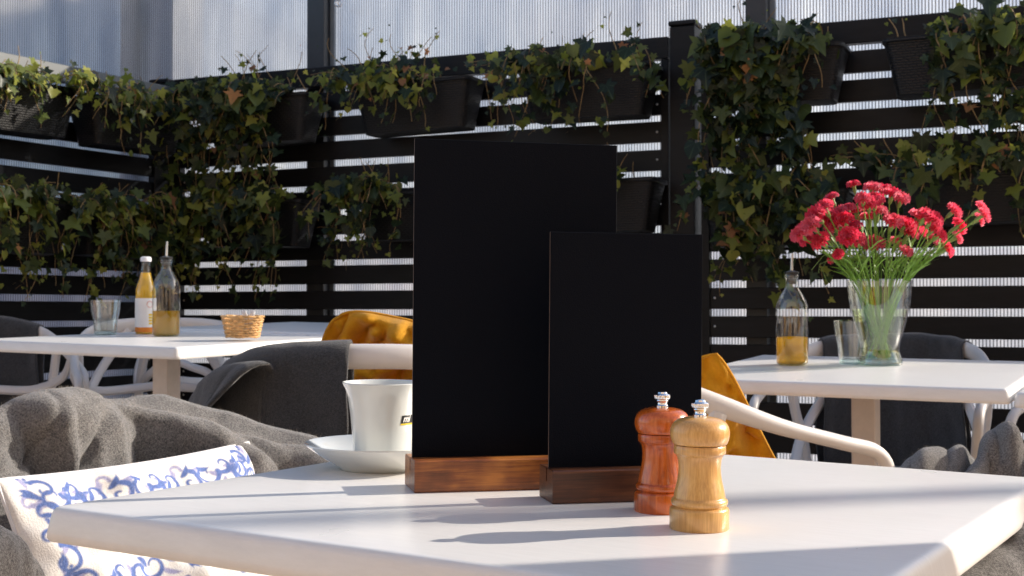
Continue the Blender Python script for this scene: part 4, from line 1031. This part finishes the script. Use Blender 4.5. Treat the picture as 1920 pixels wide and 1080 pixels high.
b = MB(); b.lathe([(.0012, -.024), (.0042, -.020), (.0052, -.012), (.0054, -.004), (.0068, .001), (.0062, .003)], 8); calyx_me = b.mesh('calyx', M['calyx'])
heads = [(1601, 349, .7), (1636, 357, 1), (1655, 362, 1.15), (1618, 375, .8), (1672, 366, .9), (1690, 375, .85), (1640, 378, 1), (1560, 374, .8), (1547, 392, 1), (1532, 405, 1.1), (1523, 425, 1.05), (1508, 432, 1), (1500, 441, .9), (1515, 450, .9), (1553, 412, 1.2), (1575, 402, 1), (1568, 425, 1.1),
         (1590, 395, .9), (1600, 430, 1), (1606, 400, .9), (1630, 412, 1), (1645, 400, 1), (1629, 385, .9), (1674, 418, 1), (1660, 440, .0), (1592, 446, 1.1), (1555, 445, .9), (1540, 454, 1), (1638, 462, 1.15), (1607, 452, .9), (1680, 459, .9), (1697, 425, 1.1), (1710, 430, 1.1), (1720, 412, 1.1), (1735, 408, 1), (1748, 414, 1), (1722, 438, 1),
         (1750, 430, .9), (1787, 397, .85), (1795, 426, .95), (1760, 442, .8), (1771, 468, .95), (1837, 394, .9), (1833, 413, .7), (1842, 405, .8), (1792, 447, .7), (1573, 478, .6), (1698, 473, .7), (1563, 487, .6), (1703, 440, 1), (1745, 450, .8), (1583, 415, 1)]
heads = [h for h in heads if h[2] > 0]
SPECIAL = {(1601, 349): 'small red pink carnation standing highest, alone above the left half of the bunch', (1655, 362): 'large carnation at the top centre of the bunch', (1690, 375): 'carnation at the upper right shoulder of the top cluster',
           (1560, 374): 'carnation highest on the left side of the bunch', (1500, 441): 'carnation furthest left in the bunch', (1515, 450): 'carnation just right of the leftmost one, low on the left edge', (1540, 454): 'carnation low on the left side, facing down',
           (1638, 462): 'large dark carnation lowest at the front centre of the bunch', (1563, 487): 'tiny carnation lowest on the left, just above the vase rim', (1573, 478): 'small half hidden carnation on the left, above the lowest tiny one',
           (1698, 473): 'small half hidden carnation low right of centre, above the vase rim', (1787, 397): 'small carnation facing up alone on the right, above its neighbours', (1795, 426): 'wide carnation in the middle of the right-hand spray',
           (1792, 447): 'small carnation hanging under the right-hand spray', (1771, 468): 'carnation facing outward, lowest on the right side of the bunch', (1760, 442): 'small carnation on the inner side of the right-hand spray',
           (1837, 394): 'long carnation bloom at the far right tip, uppermost there', (1833, 413): 'small carnation at the far right, just under the tip bloom', (1842, 405): 'outermost carnation at the far right edge of the bunch',
           (1748, 414): 'carnation at the right end of the broad right cluster', (1710, 430): 'big carnation at the left end of the broad right cluster', (1680, 459): 'carnation low in front, right of the large lowest one'}
rim = vfr @ V((0, 0, .19))
for i, (hx, hy, hs) in enumerate(heads):
    D = vp.y + rnd.uniform(-.10, .08); hp = at(hx, hy, D)
    o2 = hp - V((vp.x, vp.y, 0)); ax = V((o2.x, o2.y, 0))
    wv = vfr @ V((-ax.x * .10 + rnd.uniform(-.015, .015), -ax.y * .1 + rnd.uniform(-.015, .015), .016))
    rr = V((ax.x, ax.y, 0)); q = min(.060, rr.length * .42); rp = vfr @ (rr.normalized() * q + V((0, 0, .185)))
    mid = rp.lerp(hp, .55) + V((0, 0, .012))
    nrm = (hp - mid).normalized() * .6 + V((ax.x * 3, ax.y * 3 - .45, .35)) ; nrm.normalize()
    end = hp - nrm * .024 * hs
    lab = SPECIAL.get((hx, hy), 'red pink carnation in the dense middle of the bunch, crowded by others on all sides')
    root = thing('carnation', lab, 'flower', V((wv.x, wv.y, wv.z)), 'red pink carnations in the glass vase')
    b = MB(); b.tube([p - wv for p in smooth_pts([wv, wv.lerp(rp, .5) + V((rnd.uniform(-.006, .006), rnd.uniform(-.006, .006), 0)), rp, mid, end], 4)], .0014, 5); b.build('stem', M['stake_green'], root)
    mh = frame(hp - wv, nrm.orthogonal(), nrm) @ Matrix.Rotation(rnd.uniform(0, 6), 4, 'Z') @ Matrix.Scale(hs * 1.08, 4)
    link('bloom', blooms[i % 4], root, mh); link('calyx', calyx_me, root, mh)
    # narrow leaves
    b = MB()
    for k in range(5):
        t_ = rnd.uniform(.1, .9); s0 = rp.lerp(mid, t_) - wv; d = V((rnd.gauss(0, .5) + ax.x * 2, rnd.gauss(0, .5), .8)).normalized(); L = rnd.uniform(.03, .06)
        sd = d.orthogonal().normalized() * .0022; b.add([s0 - sd, s0 + sd, s0 + d * L * .6 + sd * .8 + V((0, 0, -.002)), s0 + d * L * .6 - sd * .8, s0 + d * L + V((d.x, d.y, -.4)) * .012], [(0, 1, 2, 3), (3, 2, 4)])
    b.build('stem_leaf', M['stake_green'], root, None, 180)
# a few curled filler leaves hanging over the rim
t = thing('carnation_foliage', 'thin grassy carnation leaves curling over the left rim of the vase', 'foliage', V((vp.x, vp.y, vfr.translation.z + .15)))
for k, pts in enumerate((((1600, 500), (1570, 480), (1545, 478), (1530, 496), (1522, 506)), ((1598, 506), (1572, 487), (1550, 488), (1541, 505), (1551, 528)), ((1602, 508), (1580, 497), (1555, 488), (1537, 495), (1535, 512)))):
    b = MB(); b.tube([at(x, y, vp.y - .03) - t.location for x, y in [(p_[0], p_[1]) for p_ in pts]], [.0016, .0015, .0013, .001, .0004], 4, .0006); b.build('curled_leaf', M['calyx'], t)

# ------------------------------------------------------------------ planters and ivy
def planter_mesh():
    b = MB(); L, W, H = .52, .175, .190; lt, wt = .45, .13; uvs = []
    def rr(l, w, z, n=5, r=.03):
        out = []
        for q, (sx, sy) in enumerate(((1, 1), (-1, 1), (-1, -1), (1, -1))):
            for k in range(n):
                a = math.pi / 2 * (q + k / (n - 1)); out.append(V((sx * (l / 2 - r) + r * math.cos(a), sy * (w / 2 - r) + r * math.sin(a), z)))
        return out
    rings = [rr(lt, wt, -H), rr(lt + (L - lt) * .5, wt + (W - wt) * .5, -H * .5), rr(L, W, -.012), rr(L + .014, W + .014, -.010), rr(L + .014, W + .014, .004), rr(L - .006, W - .006, .004), rr(L - .02, W - .02, -.04)]
    n = len(rings[0]); vs = sum(rings, []); fs = [tuple(range(n - 1, -1, -1))] + [(i * n + k, i * n + (k + 1) % n, (i + 1) * n + (k + 1) % n, (i + 1) * n + k) for i in range(len(rings) - 1) for k in range(n)]
    b.add(vs, fs); me = b.mesh('woven_box', M['rattan'], 30)
    uv = me.uv_layers.new(name='UVMap'); per = [0]
    for k in range(n): per.append(per[-1] + (rings[2][(k + 1) % n] - rings[2][k]).length)
    for pl in me.polygons:
        ks = [me.loops[li].vertex_index % n for li in pl.loop_indices]; wrap = (n - 1 in ks and 0 in ks)
        for li in pl.loop_indices:
            vi = me.loops[li].vertex_index; k = vi % n; uv.data[li].uv = (per[n] if (wrap and k == 0) else per[k], vs[vi].z)
    s = MB(); s.grid(lambda u, v: V(((u - .5) * .49, (v - .5) * .15, -.028 + .012 * fnoise((u * 12, v * 5, 0), 1))), 24, 8); sm_ = s.mesh('soil', M['soil'])
    h = MB()
    h.tube([(0, .10, -.10), (0, .105, -.01), (0, .112, .012), (0, .135, .012), (0, .138, -.03)], .003, 6, .008); hm = h.mesh('hook', M['black_plastic'])
    return me, sm_, hm
PM = planter_mesh()
def leaf_mesh(seed, kind):
    r_ = random.Random(seed)
    # half outline of a five-lobed ivy leaf, tip along +Y, base at origin
    if kind == 0: half = [(0, 0), (.14, -.17), (.42, -.24), (.32, .00), (.68, .20), (.32, .34), (.26, .52), (0, 1.06)]
    elif kind == 1: half = [(0, 0), (.18, -.16), (.46, -.12), (.36, .10), (.64, .40), (.30, .44), (.20, .66), (0, 1.02)]
    else: half = [(0, 0), (.20, -.12), (.40, -.06), (.50, .14), (.50, .36), (.36, .56), (.20, .76), (0, .92)]
    h = [(x * r_.uniform(.9, 1.1), y) for x, y in half]; h2 = [(x * r_.uniform(.9, 1.1), y) for x, y in half]
    pts = [(x, y) for x, y in h] + [(-x, y) for x, y in h2[-2:0:-1]]
    cup = r_.uniform(-.14, .16); fold = r_.uniform(.05, .32); bend = r_.uniform(-.25, .35)
    def z(x, y): return fold * abs(x) - bend * y * y * .5 + cup * (x * x + (y - .3) ** 2) + .05 * math.sin(7 * x + seed) * y
    b = MB(); c = (0, .28); c2 = (0, .62); vs = [V((c[0], c[1], z(*c))), V((c2[0], c2[1], z(*c2)))] + [V((x, y, z(x, y))) for x, y in pts]
    n = len(pts); fs = []
    for i in range(n):
        j = (i + 1) % n; use2 = 5 <= i <= n - 7
        cc_ = 1 if (pts[i][1] > .34 and pts[j][1] > .34) else 0
        fs.append((cc_, 2 + i, 2 + j))
    # bridge between the two centres
    hi = [i for i in range(n) if pts[i][1] > .34]; lo, hi_ = min(hi), max(hi)
    fs.append((0, 2 + lo, 1)); fs.append((1, 2 + hi_, 0))
    b.add(vs, fs); return b
LEAF = {}
for mk in ('leaf', 'leaf_light', 'leaf_dry'):
    lst = []
    for s_ in range(9):
        b = leaf_mesh(s_ * 3 + len(mk), s_ % 3); me = b.mesh('leaf', M[mk], 180)
        uv = me.uv_layers.new(name='UVMap')
        for li, lp_ in enumerate(me.loops): co = me.vertices[lp_.vertex_index].co; uv.data[li].uv = (co.x, co.y + .02)
        lst.append((me, b))
    LEAF[mk] = lst
NLEAF = 0
def ivy(O, U, N, W, name_label, spec, seed, light=.15, dry=.04, size=.066, limit=290):
    """O: rim centre. spec: list of (kind, count, u0, u1, len0, len1, drift)"""
    global NLEAF
    r_ = random.Random(seed); base = O + V((0, 0, -.03))
    root = thing('ivy_plant', name_label, 'ivy', base, 'ivy plants in the fence planters')
    vm = MB(); leaves = []
    Z = V((0, 0, 1))
    for kind, cnt, u0, u1, l0, l1, drift in spec:
        for _ in range(cnt):
            u = r_.uniform(u0, u1) * W; L = r_.uniform(l0, l1); p = V((u, r_.uniform(.0, .075), -.01)); pts = [p.copy()]; dr = r_.gauss(drift, .22)
            step = .022; s = 0; d = V((r_.gauss(0, .4), .5, .9)) if kind == 'hang' else V((r_.gauss(0, .35) + drift, .15, 1))
            w1 = r_.uniform(0, 6); rise = r_.uniform(.0, .055)
            nout = r_.uniform(.10, .17)
            while s < L:
                if kind == 'hang':
                    if s < rise: tgt = V((dr * .5, .8, 1.0))
                    elif s < rise + .09: tgt = V((dr, 1.0, -.35))
                    else:
                        below = p.z < -.24
                        tn = (nout if not below else nout - .08 * min(1, (-.24 - p.z) / .2))
                        tgt = V((dr * .5 + .5 * math.sin(s * 9 + w1), (tn - p.y) * 6, -1))
                elif kind == 'up': tgt = V((.6 * math.sin(s * 12 + w1) + drift, .25 - s, 1.0 - s * 3.2))
                else: tgt = V((drift * 2 + .2 * math.sin(s * 14 + w1), .35 * math.sin(s * 8), .28 - s * 2.4))
                d = (d * .62 + tgt.normalized() * .38 + V((r_.gauss(0, .1), r_.gauss(0, .1), r_.gauss(0, .1)))).normalized()
                p = p + d * step; s += step; pts.append(p.copy())
                t_ = s / L
                nl = 1 if r_.random() < .80 else 0
                for q in range(nl):
                    sz = size * (1.0 - .5 * t_ ** 2) * (.34 + .95 * r_.random() ** 1.8) * (.62 if kind == 'up' else 1)
                    off = V((r_.uniform(-1, 1), r_.uniform(-.2, 1), r_.uniform(-.6, .8))).normalized() * r_.uniform(.012, .045)
                    lp_ = p + off
                    if kind == 'up' and r_.random() < .55: continue
                    sun_ = max(0, min(1, (p.z + .12) / .2))  # higher leaves take the pale colour more often, painting in the sun
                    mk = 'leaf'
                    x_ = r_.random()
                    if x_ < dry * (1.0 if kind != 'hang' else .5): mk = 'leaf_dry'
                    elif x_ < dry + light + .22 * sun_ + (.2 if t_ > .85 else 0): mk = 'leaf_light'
                    nrm = V((r_.gauss(.1, .62), 1.0, r_.gauss(.45, .6))).normalized()
                    tip = V((r_.gauss(0, .55), .1, -1 if kind != 'up' else r_.uniform(-1, .6)))
                    leaves.append((lp_, nrm, tip, sz, mk))
                    if sz > .03 and r_.random() < .6: vm.tube([p, (p + lp_) / 2 + V((0, .004, .003)), lp_], .0007, 3, caps=False)
            wpts = [U * a.x + N * a.y + Z * (a.z + .03) for a in pts]
            vm.tube(wpts, [.0026 * (1 - .6 * i / len(wpts)) for i in range(len(wpts))], 4, caps=False)
    # the petioles were added in local axes: convert those verts
    conv = []
    for v in vm.v: conv.append(v)
    return root, vm, leaves, base, (U, N, Z)
def to_world_local(U, N, Z, a): return U * a.x + N * a.y + Z * (a.z + .03)

def finish_ivy(O, U, N, W, label, spec, seed, light=.15, dry=.04, size=.066, limit=290):
    global NLEAF
    Z = V((0, 0, 1))
    # regenerate with local petioles handled through a transform pass
    root, vm, leaves, base, _ = ivy(O, U, N, W, label, spec, seed, light, dry, size, limit)
    pet = MB()
    r_ = random.Random(seed + 1)
    vm2 = MB(); vm2.v = vm.v; vm2.f = vm.f; vm2.m = vm.m
    vm2.build('vine', M['vine'], root, None, 60)
    leaves.sort(key=lambda l: -l[3] * (1 + l[0].y * 2))
    rest = {}
    for i, (lp_, nrm, tip, sz, mk) in enumerate(leaves):
        w = to_world_local(U, N, Z, lp_); n_ = (U * nrm.x + N * nrm.y + Z * nrm.z).normalized(); t_ = U * tip.x + N * tip.y + Z * tip.z
        y = (t_ - n_ * t_.dot(n_)).normalized(); x = y.cross(n_)
        m4 = Matrix((x, y, n_)).transposed().to_4x4() @ Matrix.Scale(sz, 4); m4.translation = w
        me, b = LEAF[mk][r_.choice((0, 1, 3, 4, 6, 7, 0, 3, 1, 2, 5))]
        if i < limit:
            link('leaf', me, root, m4); NLEAF += 1
        else:
            rest.setdefault(mk, []).append((b, m4))
    if rest:
        vs = []; fs = []; mi = []; keys = list(rest); uvl = []
        for ki, k in enumerate(keys):
            for b, m4 in rest[k]:
                n0 = len(vs); vs += [m4 @ V(v) for v in b.v]; uvl += [(v[0], v[1] + .02) for v in b.v]; fs += [tuple(i + n0 for i in f) for f in b.f]; mi += [ki] * len(b.f)
        me = bpy.data.meshes.new('foliage'); me.from_pydata([tuple(v) for v in vs], [], fs)
        for k in keys: me.materials.append(M[k])
        me.polygons.foreach_set('material_index', mi); me.polygons.foreach_set('use_smooth', [True] * len(fs))
        uv = me.uv_layers.new(name='UVMap'); idx = np.zeros(len(me.loops), dtype=np.int32); me.loops.foreach_get('vertex_index', idx)
        uv.data.foreach_set('uv', np.array(uvl, dtype=np.float32)[idx].ravel()); me.update()
        o = link('foliage', me, root); o['kind'] = 'stuff'
    return root

def planter(kind, px, z, plabel, ilabel, spec, seed, **kw):
    if kind == 'F':
        s = s_at(px, .12); O = fpt(s, .14, CZ + z); U, N = FU, FN
    else: O = lpt(px, .14, CZ + z); U, N = -LU, LN
    m4 = Matrix((U, -N, V((0, 0, 1)))).transposed().to_4x4() @ Matrix.Rotation(rnd.uniform(-.022, .022), 4, 'Y') @ Matrix.Rotation(rnd.uniform(-.03, .0), 4, 'X'); m4.translation = O
    root = thing('planter_box', plabel, 'planter', m4, 'black woven planter boxes hanging on the fence')
    link('woven_box', PM[0], root); link('soil', PM[1], root)
    for sx in (-.15, .15):
        o = link('hook', PM[2], root, Matrix.Translation((sx, 0, 0)))
    finish_ivy(O, U, N, .5, ilabel, spec, seed, **kw)

UZ = .900; LZ = .465
planter('F', 500, UZ, 'black woven planter next to the corner post, upper row, right end bare', 'ivy trailing down right of the corner post from the upper planter',
        [('hang', 30, -.66, .26, .35, .85, -.10), ('hang', 8, -.5, .34, .12, .3, 0), ('up', 9, -.6, .3, .12, .26, 0), ('side', 4, -.4, .0, .15, .3, -.5), ('up', 2, .3, .5, .05, .12, 0)], 21, light=.14, dry=.03)
planter('F', 790, UZ + .012, 'black woven planter right above the left part of the tall menu board', 'ivy with brown dried leaves above the left part of the tall menu board',
        [('hang', 18, -.66, .02, .16, .36, -.22), ('hang', 4, -.1, .25, .2, .36, .05), ('up', 5, -.55, -.1, .14, .28, 0), ('up', 5, -.2, .1, .12, .24, 0), ('side', 5, -.5, -.3, .10, .25, -.5)], 22, light=.14, dry=.16)
planter('F', 1112, UZ + .02, 'black woven planter above the small menu board, left of the capped post', 'ivy above the small menu board, left of the capped post',
        [('hang', 22, -.54, .20, .22, .44, -.06), ('up', 6, -.5, .5, .12, .26, 0), ('side', 6, -.6, -.4, .12, .28, -.6), ('hang', 2, .36, .5, .25, .42, .1)], 23, light=.12, dry=.05)
planter('F', 1452, UZ + .03, 'black woven planter just right of the capped post, upper row', 'long thick ivy curtain right of the capped post',
        [('hang', 33, -.46, .20, .40, .90, .02), ('hang', 7, .1, .38, .2, .5, -.1), ('up', 5, -.45, -.05, .10, .24, .1), ('up', 2, .1, .4, .06, .12, 0)], 24, light=.07, dry=.02, size=.078)
planter('F', 1815, UZ + .03, 'black woven planter in the top right corner, above the flowers', 'ivy hanging in the top right corner from the upper planter',
        [('hang', 20, -.30, .6, .3, .65, .03), ('up', 4, -.45, .5, .05, .10, 0)], 25, light=.10, dry=.05, size=.072)
planter('F', 492, LZ, 'black woven planter of the lower row beside the corner post', 'ivy of the lower planter above the left bottles, right of the corner post',
        [('hang', 28, -.70, .36, .30, .62, -.06)], 26, light=.06, dry=.02)
planter('F', 795, LZ + .01, 'black woven planter mostly hidden behind the tall menu board', 'ivy left of the tall menu board in the lower row',
        [('hang', 26, -.72, -.20, .2, .48, -.1), ('up', 7, -.7, -.2, .08, .18, -.2), ('side', 4, -.6, -.4, .1, .2, -.5)], 27, light=.10, dry=.02)
planter('F', 1118, LZ + .02, 'black woven planter behind the right edge of the tall menu board', 'ivy peeping out right of the tall menu board in the lower row',
        [('hang', 12, -.2, .30, .12, .3, 0), ('up', 6, -.1, .36, .08, .18, 0)], 28, light=.15, dry=.04)
planter('F', 1460, LZ - .04, 'black woven planter hidden in the ivy curtain right of the capped post', 'ivy of the lower planter left of the right oil bottle',
        [('hang', 24, -.52, .36, .25, .58, .02), ('up', 5, -.4, .3, .06, .12, 0)], 29, light=.07, dry=.02, size=.076)
planter('F', 1822, LZ + .02, 'black woven planter behind the right half of the flowers', 'ivy behind the right half of the flowers in the lower row',
        [('hang', 17, -.62, .6, .15, .50, 0), ('up', 8, -.6, .5, .08, .16, -.1), ('side', 4, -.6, -.2, .1, .26, -.5)], 30, light=.16, dry=.03, size=.070)
planter('L', .42, UZ - .03, 'black woven planter of the upper row next to the corner on the left fence', 'ivy of the upper row on the left fence, next to the corner',
        [('hang', 21, -.6, .6, .16, .42, 0), ('up', 8, -.5, .6, .08, .18, 0), ('side', 4, .2, .5, .1, .2, .4)], 31, light=.26, dry=.03)
planter('L', 1.02, UZ - .03, 'black woven planter of the upper row at the left edge of the picture', 'ivy of the upper row at the left edge of the picture',
        [('hang', 19, -.55, .6, .14, .34, 0), ('up', 8, -.5, .5, .06, .16, 0)], 32, light=.28, dry=.02)
planter('L', .45, LZ - .05, 'black woven planter of the lower row next to the corner on the left fence', 'ivy of the lower row on the left fence behind the juice bottle',
        [('hang', 27, -.65, .5, .25, .60, 0), ('up', 6, -.5, .5, .05, .14, 0), ('side', 5, .1, .5, .15, .3, .5)], 33, light=.28, dry=.03)
planter('L', 1.04, LZ - .05, 'black woven planter of the lower row at the left edge of the picture', 'ivy of the lower row at the left edge above the water glass',
        [('hang', 24, -.6, .6, .25, .62, 0), ('up', 7, -.5, .5, .05, .15, 0), ('side', 4, -.4, .5, .15, .25, .3)], 34, light=.30, dry=.03)
print('leaf objects', NLEAF)
